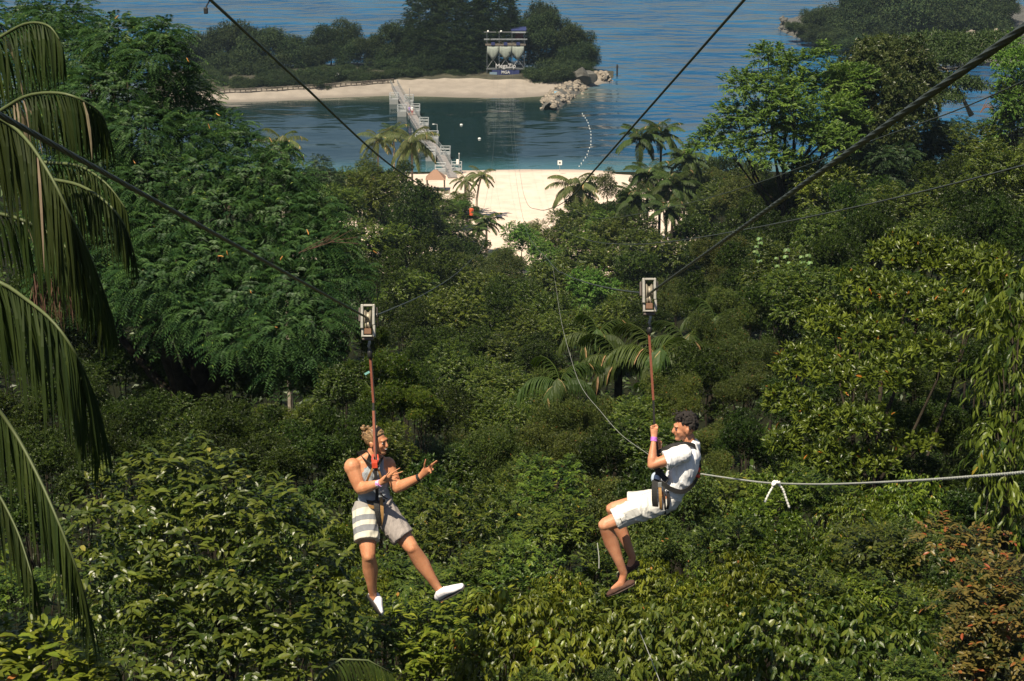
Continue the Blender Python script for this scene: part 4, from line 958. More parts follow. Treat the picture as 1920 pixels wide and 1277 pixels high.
for h in (.1, .4, .68):
    for i in range(len(fp) - 1):
        MB().bar(fp[i] - fc.location + Vector((0, -.1, h)), fp[i + 1] - fc.location + Vector((0, -.1, h)), .075, 5).build('rail', wood_dk, fc)

# ---- landing tower of the zip lines
TY = 392.0
tw = thing_root('zip_tower', at(948, 152, TY), 'scaffold landing tower with three pale pointed nets among the island trees', 'tower')
tl = tw.location
def ta(px, py, dy=0): return at(px, py, TY + dy) - tl
z0 = -.6
steel = simple('tower_steel', (.07, .08, .09), .6, .3, var=.1); blue = simple('blue_sheet', (.02, .03, .12), .7, var=.3); netm = simple('shaded_net', (.25, .28, .25), .9, var=.12, scale=3)  # steel and net base colours darkened to hold the trees' shade
zt = ta(948, 60).z; zd = ta(948, 84).z; zs = ta(948, 127).z
xs_ = [ta(913, 100).x, ta(936, 100).x, ta(960, 100).x, ta(983, 100).x]
for x in xs_:
    for y in (0, 5):
        MB().box((x, y, (zt + z0) / 2), (.16, .16, zt - z0)).build('post', steel, tw)
for z in (zt, (zt + zd) / 2 - .1, zd + 1.05):
    for y in (0, 5): MB().box(((xs_[0] + xs_[3]) / 2, y - .1, z), (xs_[3] - xs_[0] + 1.2, .1, .1)).build('beam', dull if z != zt else grey_metal, tw)
for k in range(2): MB().ball((xs_[k] + .25 + k * .15, -.2, zt + .15), .22, nu=8, nv=5).build('lamp', white, tw)
MB().box(((xs_[0] + xs_[3]) / 2, 2.4, zd), (xs_[3] - xs_[0] + .6, 5.6, .25)).build('deck', wood_dk, tw)
rf = MB().box(((xs_[2] + xs_[3]) / 2 + .1, 2.4, zt + .35), (3.1, 5.5, .2)); rf.build('roof', blue, tw)
MB().box(((xs_[2] + xs_[3]) / 2 + .1, -.5, zt - .0), (2.9, .12, .28)).build('fascia', dull, tw)
MB().box(((xs_[2] + xs_[3]) / 2 + .2, 1.5, (zt + zd) / 2 + .4), (1.6, .15, 1.3)).build('screen', simple('dark_red', (.10, .02, .025), .7), tw)
for k in range(3):
    xa, xb = xs_[k] + .06, xs_[k + 1] - .06; za = zd - .15; zb = za - 1.5; zc = za - 3.1; xm = (xa + xb) / 2
    nm_ = MB(); n_ = 8; V = []
    for i in range(n_ + 1):
        t = i / n_; x = xa + (xb - xa) * t; low = zb + (zc - zb) * (1 - abs(2 * t - 1))
        for j in range(5): V.append((x, -.22 - .12 * math.sin(i * 2.3) * (j / 4) - .25 * math.sin(math.pi * j / 4), za + (low - za) * j / 4))
    nm_.add(V, [(i * 5 + j, (i + 1) * 5 + j, (i + 1) * 5 + j + 1, i * 5 + j + 1) for i in range(n_) for j in range(4)])
    o = nm_.build('net', netm, tw, smooth=True); sdm = o.modifiers.new('thick', 'SOLIDIFY'); sdm.thickness = .03
    MB().box((xm, -.42, zd + .28), (.75, .1, .6)).build('pad', blue, tw)
for k in range(3):
    for s in (0, 1):
        a = (xs_[k + s], -.02, zs - .1); b = ((xs_[k] + xs_[k + 1]) / 2, -.02, zd - 3.0); MB().bar(a, b, .05, 4).build('brace', grey_metal, tw)
MB().box(((xs_[0] + xs_[3]) / 2, 2.5, zs - .15), (xs_[3] - xs_[0], 5.1, .15)).build('lower_deck', steel, tw)
for z in (zs - .25,): MB().box(((xs_[0] + xs_[3]) / 2, -.1, z), (xs_[3] - xs_[0] + .3, .1, .1)).build('beam', grey_metal, tw)
bn = MB().box((ta(948, 136).x, -.35, ta(948, 136).z), (5.6, .06, 1.15)).build('banner', blue, tw)
MB().box((ta(925, 137).x, -.39, ta(925, 137).z), (1.5, .03, .5)).build('banner_panel', simple('pale_blue', (.18, .26, .34), .6), tw)
def text(s, loc, size, mat, parent, extr=.03, name='lettering', offset=0.0):
    c = bpy.data.curves.new(name, 'FONT'); c.body = s; c.size = size; c.extrude = extr; c.offset = offset; c.align_x = 'CENTER'; c.align_y = 'CENTER'
    t = bpy.data.objects.new('tmp', c); col.objects.link(t); me = bpy.data.meshes.new_from_object(t.evaluated_get(bpy.context.evaluated_depsgraph_get())); bpy.data.objects.remove(t); bpy.data.curves.remove(c)
    me.materials.clear(); me.materials.append(mat); o = bpy.data.objects.new(name, me); o.location = loc; o.rotation_euler = (math.pi / 2, 0, 0); return link(o, parent)
text('MegaZip', (ta(948, 123).x, -.6, ta(948, 123).z), 1.2, simple('letter_white', (.55, .55, .56), .6), tw, offset=.015)
text('MGA', (ta(948, 135).x, -.46, ta(948, 135).z), .8, MATS['letter_white'], tw, offset=.02)
MB().bar((xs_[2] - .3, 3, zt), (xs_[2] - .3, 3, zt + 3.2), .05, 5).build('mast', steel, tw)

# ---- pontoon bridge
bp_ = [(737.5,158),(752,183),(767,206),(788,239),(803,265),(821,283),(836,308),(849,333)]
bw = [atz(x, y, .75) for x, y in bp_]
# straight run between its two ends
A_, B_ = bw[0], bw[-1]
br = thing_root('pontoon_bridge', Vector((B_.x, B_.y, 0)), 'narrow floating footbridge crossing the lagoon from the sand to the island', 'bridge')
bl = br.location; deckm = simple('bridge_deck', (.22, .205, .20), .8, var=.25, scale=1.5); floatm = simple('grey_float', (.20, .22, .23), .7)
railm = simple('rail_grey', (.42, .44, .45), .5)
nseg = 12
def bpt(t):
    u = t * (len(bw) - 1); k = min(int(u), len(bw) - 2); return bw[k].lerp(bw[k + 1], u - k)
for i in range(nseg):
    a, b = bpt(i / nseg), bpt((i + 1) / nseg); d = (b - a); l = d.length; rot = Matrix.Rotation(math.atan2(d.y, d.x), 3, 'Z'); c = (a + b) / 2 - bl
    o = MB().box((0, 0, 0), (l - .12, 1.45, .18)).build('deck_section', deckm, br); o.location = c; o.rotation_euler = (0, 0, math.atan2(d.y, d.x))
    o2 = MB().box((0, 0, 0), (l * .8, 1.2, .8)).build('float', floatm, br); o2.location = c + Vector((0, 0, -.49)); o2.rotation_euler = o.rotation_euler
    for s in (-1, 1):
        rl = MB(); 
        for k in range(4): 
            x = -l / 2 + l * (k + .5) / 4; rl.bar((x, s * .69, 0), (x, s * .69, 1.05), .035, 4)
        rl.bar((-l / 2, s * .69, 1.05), (l / 2, s * .69, 1.05), .03, 4); rl.bar((-l / 2, s * .69, .6), (l / 2, s * .69, .6), .02, 4)
        o3 = rl.build('railing', floatm, o)
bays = [(739,187,1),(754,210,1),(767,191,1),(779,209,1),(795,235,1),(813,261,1),(808,292,1),(835,290,1),(826,322,1),(856,320,1),(788,262,1)]
bayp = MB().box((0, 0, -.25), (1.7, 2.2, .9)); railp = MB()
for x in (-.8, .8):
    for y in (-1.0, 1.0): railp.bar((x, y, .2), (x, y, 1.3), .05, 4)
    for z in (.7, 1.25): railp.bar((x, -1, z), (x, 1, z), .045, 4)
for z in (.7, 1.25): railp.bar((-.8, 1, z), (.8, 1, z), .045, 4); railp.bar((-.8, -1, z), (.8, -1, z), .045, 4)
f1 = None
for (x, y, s) in bays:
    c = atz(x, y, .7) - bl
    if f1 is None: f1 = bayp.build('side_platform', simple('platform', (.25, .26, .26), .7), br); r1 = railp.build('platform_railing', railm, f1); o = f1
    else:
        o = f1.copy(); link(o, br); r_ = r1.copy(); link(r_, o)
    o.location = c
# lamp posts and boards at the bridge
lp = thing_root('lamp_post', atz(820, 256, .8), 'white lamp post leaning over the middle of the pontoon bridge', 'lamp post')
MB().tube([(0, 0, 0), (0, 0, 2.1)], .05, 6).build('pole', railm, lp); MB().bar((0, 0, 2.1), (-.65, 0, 2.2), .04, 5).build('arm', railm, lp); MB().box((-.65, 0, 2.16), (.35, .2, .1)).build('lamp', white, lp)
lp2 = thing_root('lamp_post', atz(861, 322, .8), 'thin white post with a white box at the near end of the bridge', 'lamp post')
MB().tube([(0, 0, 0), (0, 0, 2.9)], .05, 6).build('pole', railm, lp2); MB().box((-.25, -.05, 1.6), (.4, .25, .75)).build('box', white, lp2); MB().box((0, 0, 2.9), (.12, .12, .2)).build('lamp', white, lp2)
lp3 = thing_root('lamp_post', atz(768, 192, .8), 'faint thin post on the island half of the bridge', 'lamp post'); MB().tube([(0, 0, 0), (0, 0, 2.6)], .05, 5).build('pole', grey_metal, lp3); MB().box((0, 0, 2.6), (.2, .12, .12)).build('lamp', grey_metal, lp3)
def signpost(px, py, pyb, Yd, w, label, mark=None, mat=white, z=None):
    t_ = at(px, py, Yd); b_ = at(px, pyb, Yd); s = thing_root('sign', b_, label, 'sign'); h = t_.z - b_.z
    MB().bar((0, 0, 0), (0, 0, h), .04, 5).build('post', grey_metal, s); MB().box((0, -.07, h), (w, .05, w * 1.05), None).build('board', mat, s)
    if mark: mark(s, h)
    return s
dk = simple('sign_ink', (.08, .09, .10), .6)
def blockmark(s, h): MB().box((0, -.105, h), (.28, .012, .28)).build('symbol', dk, s)
signpost(633, 140, 160, 385, .72, 'square white sign with a dark symbol in front of the island bushes', blockmark)
signpost(791, 135, 147, 394, .6, 'small white sign on the island right of the bridge end', blockmark)
signpost(1049.5, 305, 322, 298, .68, 'square white sign with a dark symbol at the edge of the near sand', blockmark)
redm = simple('sign_red', (.4, .05, .04), .5)
bs = signpost(1043, 175, 182, 371, .8, 'pale blue sign standing on the boulders of the groyne', lambda s, h: MB().box((0, -.105, h), (.3, .012, .45)).build('symbol', white, s), simple('sky_blue_board', (.25, .5, .68), .6))
cp_ = thing_root('channel_marker', atz(1157, 143, 0), 'dark channel marker post standing in the open water', 'marker post')
MB().tube([(0, 0, -1), (0, 0, 1.9)], .18, 8).build('post', blackm, cp_); MB().tube([(0, 0, 1.9), (0, 0, 2.5)], [.3, .12], 8).build('cap', blackm, cp_)
cp2 = thing_root('channel_marker', atz(634, 118, 0), 'thin dark pole in the sea above the island trees', 'marker post'); MB().tube([(0, 0, -1), (0, 0, 2)], .1, 6).build('post', blackm, cp2)
fl = thing_root('float_line', atz(1100, 260, 0), 'curving line of small white floats off the near beach', 'float line')
pth = [(1092,213),(1102,228),(1108,248),(1108,270),(1100,292),(1086,312)]; fw = [atz(x, y, .03) for x, y in pth]; f0 = None
for i in range(19):
    u = i / 18 * (len(fw) - 1); k = min(int(u), len(fw) - 2); q = fw[k].lerp(fw[k + 1], u - k) - fl.location
    if f0 is None: f0 = o = MB().ball((0, 0, 0), .10, nu=7, nv=5).build('float', white, fl)
    else: o = f0.copy(); link(o, fl)
    o.location = q
rpm = MB(); rpm.tube([q - fl.location for q in fw], .003, 4); rpm.build('rope', grey_metal, fl)
for (x, y, lab) in [(865,235,'small white float alone in the dark lagoon water'),(899,261,'second tiny white float nearer the beach')]:
    o = MB().ball((0, 0, .1), (.28, .2, .18), nu=8, nv=5).build('float', white, None, origin=None); o.location = atz(x, y, 0); tag(o, lab, 'float')
# brown-roofed hut at the near end of the bridge
ht = thing_root('beach_hut', Vector((at(817, 334, 284).x, 284, .6)), 'small hut with a hipped brown roof beside the bridge end', 'hut')
zr = at(817, 334, 284).z - .6
MB().add([(-1.5, -1.5, zr), (1.5, -1.5, zr), (1.5, 1.5, zr), (-1.5, 1.5, zr), (-.3, 0, zr + 1.3), (.2, 0, zr + 1.3)], [(0, 1, 5, 4), (1, 2, 5), (2, 3, 4, 5), (3, 0, 4), (3, 2, 1, 0)]).build('roof', simple('brown_roof', (.26, .15, .10), .8), ht)
for x in (-1.3, 1.3):
    for y in (-1.3, 1.3): MB().bar((x, y, 0), (x, y, zr + .05), .08, 6).build('post', wood_dk, ht)
pz = thing_root('folded_parasol', at(423, 160, 389), 'folded teal parasol on the sand at the left end of the island', 'parasol')
MB().tube([(0, 0, 0), (0, 0, .5)], .04, 6).build('pole', white, pz); MB().tube([(0, 0, .5), (0, 0, .8), (0, 0, 1.8), (0, 0, 2.4)], [.28, .25, .18, .03], 8).build('canopy', simple('teal_cloth', (.10, .30, .30), .7), pz)
bi = thing_root('orange_shape', Vector((at(884, 400, 243).x, 243, at(884, 402, 243).z)), 'small orange-red object at the left edge of the sand', 'object')  # orange-red shape of unknown kind, modelled as a lidded drum
MB().tube([(0, 0, -.1), (0, 0, .7)], [.25, .3], 10).build('body', simple('orange_red', (.65, .10, .03), .5), bi); MB().tube([(0, 0, .7), (0, 0, .8)], [.32, .2], 10).build('lid', simple('orange_red_lid', (.5, .09, .03), .5), bi)
# ================================================================ CABLES
cablem = simple('steel_cable', (.06, .07, .06), .45, .3, var=.2, scale=60)
ropem = simple('pale_rope', (.34, .35, .32), .8, var=.2, scale=90)
YL, YR = 16.6, 16.0
def curve(P, n=12):
    P = [Vector(p) for p in P]; out = []
    for k in range(len(P) - 1):
        a, b, c, d = P[max(k - 1, 0)], P[k], P[k + 1], P[min(k + 2, len(P) - 1)]
        for i in range(n):
            f = i / n; out.append(.5 * ((2 * b) + (c - a) * f + (2 * a - 5 * b + 4 * c - d) * f * f + (3 * b - a - 3 * c + d) * f ** 3))
    return out + [P[-1]]
def stranded(pts, r, mat, name, parent, pitch=.10, seg=24, lobes=6, step=.012, depth=.16, origin=None):
    """wire rope: the strands are real ridges that wind round the cable"""
    a, b = Vector(pts[0]), Vector(pts[1]); Lc = (b - a).length; n = int(Lc / step); t = (b - a).normalized()
    s = t.orthogonal().normalized(); u = t.cross(s); i = np.arange(n + 1)[:, None]; k = np.arange(seg)[None]
    th = 2 * np.pi * k / seg; ph = 2 * np.pi * (i * step) / pitch / 1.0
    rad = r * (1 - depth * (1 - np.abs(np.cos(lobes / 2 * (th - ph / lobes * 1.0 * 1.0 - 0)))) * 2)
    c = np.array(a)[None, None] + np.array(t)[None, None] * (i * step)[..., None]
    V = c + (np.cos(th) * rad)[..., None] * np.array(s) + (np.sin(th) * rad)[..., None] * np.array(u)
    V = V.reshape(-1, 3) - np.array(origin if origin is not None else (0, 0, 0)); ii = (np.arange(n)[:, None] * seg + k).ravel(); jj = (np.arange(n)[:, None] * seg + (k + 1) % seg).ravel()
    o = bpy.data.objects.new(name, np_mesh(name, V, np.stack([ii, jj, jj + seg, ii + seg], 1), mat, smooth=True, nside=4)); link(o, parent)
    return o
def cable_thing(label, origin, name='zip_cable', cat='cable'): return thing_root(name, origin, label, cat)
def plain(pts, r, mat, root, name='far_span', n=6):
    mb = MB(); mb.tube([p - root.location for p in pts], r, n); return mb.build(name, mat, root, smooth=True)
# left line
LB = at(690, 597, YL); LA = at(0, 216, 5.9); RB = at(1218, 550, YR); RA = at(1920, 52, 4.1)
c1 = cable_thing('left main zip cable rising from the left rider\'s pulley to the left edge', LB)
stranded([LB, LA + (LA - LB) * .25], .0105, cablem, 'near_span', c1, pitch=.16, origin=LB)
plain(curve([LB, at(740,577,20.2), at(800,549,29), at(850,517,46), at(880,490,70), at(905,460,125), at(918,405,200), at(924,330,288), at(925,200,350), at(925,92,391)], 10), .0085, cablem, c1)
c2 = cable_thing('right main zip cable, thick and twisted, rising to the top right corner', RB)
stranded([RB, RA + (RA - RB) * .2], .0105, cablem, 'near_span', c2, pitch=.15, origin=RB)
plain(curve([RB, at(1190,548,18), at(1150,542,21), at(1100,530,27), at(1060,514,36), at(1030,490,48), at(985,425,95), at(967,330,160), at(957,240,245), at(950,160,350), at(948,92,391)], 10), .0085, cablem, c2)
c3 = cable_thing('third zip cable crossing the upper left of the lagoon', at(720, 300, 20))
plain(curve([at(330,-62,9.6), at(395,0,10.5), at(560,152,13.5), at(720,300,19), at(800,354,30), at(850,385,52), at(885,398,90), at(912,370,170), at(928,250,300), at(937,92,391)], 10), .0095, cablem, c3)
c4 = cable_thing('fourth zip cable running from the top edge down to the sand', at(1105, 330, 20))
plain(curve([at(1450,-62,10.6), at(1395,0,11.4), at(1250,165,14.5), at(1105,330,20), at(1075,365,27), at(1040,388,42), at(1010,393,60), at(987,378,90), at(976,330,140), at(964,240,240), at(960,92,391)], 10), .0095, cablem, c4)
c5 = cable_thing('thin dark line sagging across the trees from the right edge, upper one', at(1400, 350, 20), 'line')
plain(curve([at(2000,112,10), at(1920,152,11), at(1790,208,12.5), at(1640,262,15), at(1400,350,20), at(1260,388,26), at(1150,408,36), at(1100,404,50), at(1050,380,90)], 8), .0048, cablem, c5)
c6 = cable_thing('thin dark line sagging across the trees from the right edge, lower one', at(1400, 430, 16), 'line')
plain(curve([at(2000,283,8), at(1920,310,8.6), at(1650,378,10.8), at(1400,430,14), at(1250,454,18), at(1170,458,22), at(1110,452,29), at(1070,438,45), at(1050,425,80)], 8), .0048, cablem, c6)
c7 = cable_thing('pale retrieval rope running from the white-shirted rider\'s back to the right edge', at(1310, 888, YR + .1), 'rope', 'rope')
pp = [at(1311,888,YR), at(1350,894,15.2), at(1400,901,14.2), at(1450,906,13.2), at(1550,908,11.4), at(1700,902,9.4), at(1830,893,8.2), at(1925,885,7.4), at(2030,872,6.6)]
cc = curve(pp, 10); mb = MB(); n7 = len(cc)
mb.tube([p - c7.location for p in cc], .0062, 8); mb.build('rope_core', ropem, c7, smooth=True)
rg = MB(); tot = 0   # raised winding of the rope on its near part
hel = []
for i in range(n7 - 1):
    for j in range(14):
        q = cc[i].lerp(cc[i + 1], j / 14); tot += (cc[i + 1] - cc[i]).length / 14; a = tot / .045 * 2 * math.pi
        tg = (cc[i + 1] - cc[i]).normalized(); s = tg.orthogonal().normalized(); u = tg.cross(s); hel.append(q + (s * math.cos(a) + u * math.sin(a)) * .0055 - c7.location)
rg.tube(hel, .0022, 4); rg.build('strand', ropem, c7)
c8 = cable_thing('pale rope running up into the valley in front of the right rider', at(1165, 815, 18), 'rope', 'rope')
plain(curve([at(1262,885,YR + .3), at(1213,850,17), at(1165,815,18.5), at(1125,770,20.5), at(1090,725,23), at(1070,670,27), at(1052,600,34), at(1042,535,46), at(1036,500,70)], 8), .0022, ropem, c8, 'rope_span')
for (a, b, Yd, lab) in [((1120,1018),(1123,1066),19,'short pale string hanging below the right rider\'s knee'), ((1198,1180),(1242,1290),16.5,'thin pale string slanting down at the bottom edge')]:
    A2, B2 = at(*a, Yd), at(*b, Yd - .2); o = MB().tube([A2 - B2, (A2 - B2) * .5 + Vector((.01, 0, -.02)), Vector((0, 0, 0))], .004, 5).build('string', ropem); o.location = B2; tag(o, lab, 'string')
kn = thing_root('knotted_cord', at(1455, 907, 13.1), 'white braided cord knotted on the pale rope with two hanging tails', 'cord')
km = MB(); K = kn.location
for k in range(3): km.tube([Vector((math.cos(a) * .014, math.sin(a) * .018, math.sin(a * 1.3 + k) * .012 + .003)) + Vector(((k - 1) * .012, 0, 0)) for a in [i * .7 for i in range(9)]], .008, 6)
km.build('knot', simple('white_cord', (.74, .72, .66), .8, var=.1), kn, smooth=True)
for pts_ in ([(1452,908),(1442,925),(1434,942)], [(1459,907),(1468,918),(1474,935),(1480,952)]):
    tmb = MB(); q = curve([at(x, y, 13.1) - K for x, y in pts_], 10); tmb.tube(q, [.008 + .0022 * math.sin(i * 2.1) for i in range(len(q))], 7); tmb.build('tail', MATS['white_cord'], kn, smooth=True)
pc = thing_root('cable_clip', at(386, 20, 10.4), 'small black clip dangling from the third cable at the top edge', 'clip')
MB().tube([at(395,-2,10.5) - pc.location, at(389,8,10.4) - pc.location, Vector((0, 0, .015))], .004, 5).build('cord', blackm, pc); MB().box((0, 0, 0), (.022, .018, .034)).build('clip', blackm, pc, bevel=.004)

# ================================================================ PULLEYS
alu = simple('aluminium', (.33, .315, .28), .45, .35, var=.12, scale=30, bump=.1); alud = simple('worn_sheave', (.34, .30, .23), .5, .3); brassm = simple('brown_block', (.15, .075, .04), .7)
def trolley(px, py, Yd, label, hp=64, wp=28):
    c = at(px, py, Yd); r_ = thing_root('zip_pulley', c, label, 'pulley'); m_ = mpp(Yd) * .98; hh, ww, dd = hp * m_, wp * m_, .30
    t = ww * .20; r_.rotation_euler = (-.40, 0, 0)
    MB().box((-(ww / 2 - t / 2), 0, hh * .13), (t, .10, hh * .74)).build('side_plate', alu, r_, bevel=.006)
    MB().box(((ww / 2 - t / 2), 0, hh * .18), (t, .10, hh * .64)).build('side_plate', alu, r_, bevel=.006)
    MB().box(((ww / 2 - t / 2) + .006, .004, -hh * .32), (t * .95, .096, hh * .36)).build('side_plate', alu, r_, bevel=.006)
    MB().box((-(ww / 2 - t / 2) + .004, .012, -hh * .37), (t * .8, .08, hh * .26)).build('side_plate', alu, r_, bevel=.006)
    for s in (-1, 1): MB().box((0, .002, s * (hh / 2 - t * .3)), (ww - 2 * t + .002, .092, t * .6)).build('end_plate', alu, r_, bevel=.003)
    MB().box((0, -.055, hh / 2 - t * .66), (ww * .62, .012, .007)).build('lip', alu, r_, bevel=.002)
    w = MB(); z = hh * .12; w.tube([(-ww * .24, 0, z), (-ww * .18, 0, z), (-ww * .06, 0, z), (ww * .06, 0, z), (ww * .18, 0, z), (ww * .24, 0, z)], [.060, .068, .045, .045, .068, .060], 28, ref=(0, 0, 1)); w.build('sheave', alud, r_)
    w = MB(); z = -hh * .10; w.tube([(-ww * .2, 0.01, z), (-ww * .12, .01, z), (-ww * .05, .01, z), (ww * .05, .01, z), (ww * .12, .01, z), (ww * .2, .01, z)], [.040, .046, .032, .032, .046, .040], 24, ref=(0, 0, 1)); w.build('sheave', alud, r_)
    MB().tube([(ww * .5, -.01, hh * .2), (ww * .62, -.01, hh * .2)], .007, 8).build('bolt', alu, r_)
    MB().box((0, .012, -hh * .32), (ww * .50, .07, hh * .17)).build('brake_block', brassm, r_, bevel=.004)
    MB().box((-ww * .60, .03, hh * .2), (ww * .12, .08, hh * .42)).build('cover', simple('dull_brown_plate', (.10, .08, .07), .6), r_, bevel=.004); MB().box((ww * .60, .03, hh * .27), (ww * .12, .08, hh * .28)).build('cover', MATS['dull_brown_plate'], r_, bevel=.004)
    MB().box((0, .02, -hh * .545), (ww * .8, .07, hh * .07)).build('foot', MATS['dull_brown_plate'], r_, bevel=.004)
    return r_, hh
tl_, hl_ = trolley(690, 602, YL, 'aluminium zip-line pulley above the rider in the grey tank top')
tr_, hr_ = trolley(1217, 554, YR, 'aluminium zip-line pulley above the rider in the white shirt', 66, 27)
strap_red = simple('rust_red_strap', (.27, .085, .05), .75, var=.15, scale=40); strap_blk = simple('black_strap', (.018, .017, .016), .75, var=.3, scale=60); strap_tan = simple('tan_strap', (.33, .18, .06), .7, var=.15, scale=60)
redc = simple('red_clip', (.62, .07, .03), .45, var=.15)
def lanyard(P, label, teal=False):
    """P: list of (px,py,kind) with kind of the piece that starts there"""
    Yd = P[0][3]; o0 = at(P[0][0], P[0][1], Yd); r_ = thing_root('lanyard', o0, label, 'lanyard')
    for i in range(len(P) - 1):
        a = at(P[i][0], P[i][1], P[i][3]) - o0; b = at(P[i + 1][0], P[i + 1][1], P[i + 1][3]) - o0; k = P[i][2]
        if k == 'hook': MB().tube([a, a.lerp(b, .3) + Vector((.008, 0, 0)), a.lerp(b, .7) - Vector((.006, 0, 0)), b], [.007, .013, .013, .009], 8).build('shackle', grey_metal, r_, smooth=True)
        elif k == 'knob': MB().tube([a, a.lerp(b, .3), a.lerp(b, .8), b], [.012, .024, .024, .014], 8).build('swivel', blackm, r_, smooth=True)
        elif k == 'red': MB().flat([a, b], (1, 0, 0), .020, .010).build('webbing', strap_red, r_)
        elif k == 'blk': MB().flat([a, b], (1, 0, 0), .018, .012).build('webbing', strap_blk, r_)
        elif k == 'edge':
            MB().flat([a, b], (1, 0, 0), .020, .010).build('webbing', strap_red, r_); MB().flat([a + Vector((.015, 0, 0)), b + Vector((.013, 0, 0))], (1, 0, 0), .010, .012).build('edge_tape', strap_blk, r_)
    if teal: MB().flat([at(693,697,Yd) - o0, at(684,702,Yd) - o0], (0, 0, 1), .018, .006).build('tag', simple('teal_tag', (.25, .55, .50), .5), r_)
    return r_
lanyard([(691,635,'hook',YL),(693,655,'knob',YL),(694,672,'edge',YL),(700,755,'blk',YL),(700,770,'edge',YL - .02),(703,865,'red',YL - .16)], 'black and rust-red lanyard above the rider in the grey tank top', True)
lanyard([(1218,588,'hook',YR),(1219,612,'knob',YR),(1217,626,'red',YR),(1225,750,'blk',YR),(1227,800,'blk',YR - .02),(1234,850,'blk',YR - .04),(1238,905,'blk',YR - .06)], 'black and orange-red lanyard held by the rider in the white shirt')

# ================================================================ PEOPLE
skin = None
def skin_mat(name, c):
    m, nt, p = mat_base(name)
    tc = N(nt, 'ShaderNodeTexCoord'); no = N(nt, 'ShaderNodeTexNoise'); no.inputs['Scale'].default_value = 6; no.inputs['Detail'].default_value = 8; no.inputs['Roughness'].default_value = .65; L(nt, tc.outputs['Object'], no.inputs['Vector'])
    rp = N(nt, 'ShaderNodeValToRGB'); e = rp.color_ramp.elements; e[0].position = .3; e[1].position = .72
    e[0].color = (c[0] * .74, c[1] * .58, c[2] * .5, 1); e[1].color = (c[0] * 1.08, c[1] * 1.08, c[2] * 1.08, 1); L(nt, no.outputs['Fac'], rp.inputs[0]); L(nt, rp.outputs[0], p.inputs['Base Color'])
    p.inputs['Roughness'].default_value = .5; p.inputs['Subsurface Weight'].default_value = .12; p.inputs['Subsurface Radius'].default_value = (.02, .008, .004); p.inputs['Subsurface Scale'].default_value = .5
    b = N(nt, 'ShaderNodeBump'); b.inputs['Strength'].default_value = .15; b.inputs['Distance'].default_value = .01; L(nt, no.outputs['Fac'], b.inputs['Height']); L(nt, b.outputs[0], p.inputs['Normal'])
    return m
skinL = skin_mat('tanned_skin', (.60, .29, .155)); skinR = skin_mat('fair_tanned_skin', (.58, .285, .165))
def cloth(name, c, fold=.6, scale=9):
    m, nt, p = mat_base(name)
    tc = N(nt, 'ShaderNodeTexCoord'); mp = N(nt, 'ShaderNodeMapping'); mp.inputs['Scale'].default_value = (1, 1, .45); mp.inputs['Rotation'].default_value = (0, .5, 0); no = N(nt, 'ShaderNodeTexNoise'); no.inputs['Scale'].default_value = scale; no.inputs['Detail'].default_value = 3; no.inputs['Distortion'].default_value = .8
    L(nt, tc.outputs['Object'], mp.inputs[0]); L(nt, mp.outputs[0], no.inputs['Vector']); p.inputs['Base Color'].default_value = (*c, 1); p.inputs['Roughness'].default_value = .85
    b = N(nt, 'ShaderNodeBump'); b.inputs['Strength'].default_value = fold; b.inputs['Distance'].default_value = .05; L(nt, no.outputs['Fac'], b.inputs['Height']); L(nt, b.outputs[0], p.inputs['Normal'])
    MATS[name] = m; return m
def voxel(mb, name, mat, parent, vox=.006, smooth=4, factor=.5, folds=0, fdir=(0, 0, 1)):
    """unites the overlapping closed pieces in mb into one smooth continuous surface"""
    me = bpy.data.meshes.new(name); me.from_pydata(mb.v, [], mb.f)
    t = bpy.data.objects.new(name, me); col.objects.link(t)
    r_ = t.modifiers.new('r', 'REMESH'); r_.mode = 'VOXEL'; r_.voxel_size = vox
    s = t.modifiers.new('s', 'SMOOTH'); s.iterations = smooth; s.factor = factor
    dg = bpy.context.evaluated_depsgraph_get(); me2 = bpy.data.meshes.new_from_object(t.evaluated_get(dg)); bpy.data.objects.remove(t)
    if folds:      # cloth: real creases, running across fdir
        n_ = len(me2.vertices); co = np.empty(n_ * 3, np.float32); me2.vertices.foreach_get('co', co); co = co.reshape(-1, 3); nr = np.empty(n_ * 3, np.float32); me2.vertices.foreach_get('normal', nr); nr = nr.reshape(-1, 3)
        fd = np.array(Vector(fdir).normalized()); al = co @ fd; q = co - al[:, None] * fd
        w1_ = np.sin(al * 38 + 3.1 * np.sin(q[:, 0] * 13 + 1) + 2.6 * np.sin(q[:, 1] * 15) + 2 * np.sin(q[:, 2] * 11)); w2_ = np.sin(q[:, 0] * 47 + al * 21 + 2 * np.sin(al * 17)) * np.sin(q[:, 1] * 39 + 1.3 + al * 9)
        amp_ = .5 + .5 * np.sin(co[:, 0] * 9 + co[:, 1] * 7 + co[:, 2] * 12)
        co = co + nr * (folds * ((1 - np.abs(w1_)) * 1.3 * amp_ + .4 * w2_ + .35))[:, None]; me2.vertices.foreach_set('co', co.astype(np.float32).ravel()); me2.update()
    me2.name = name; me2.materials.clear(); me2.materials.append(mat); me2.polygons.foreach_set('use_smooth', np.ones(len(me2.polygons), dtype=bool))
    o = bpy.data.objects.new(name, me2); return link(o, parent)
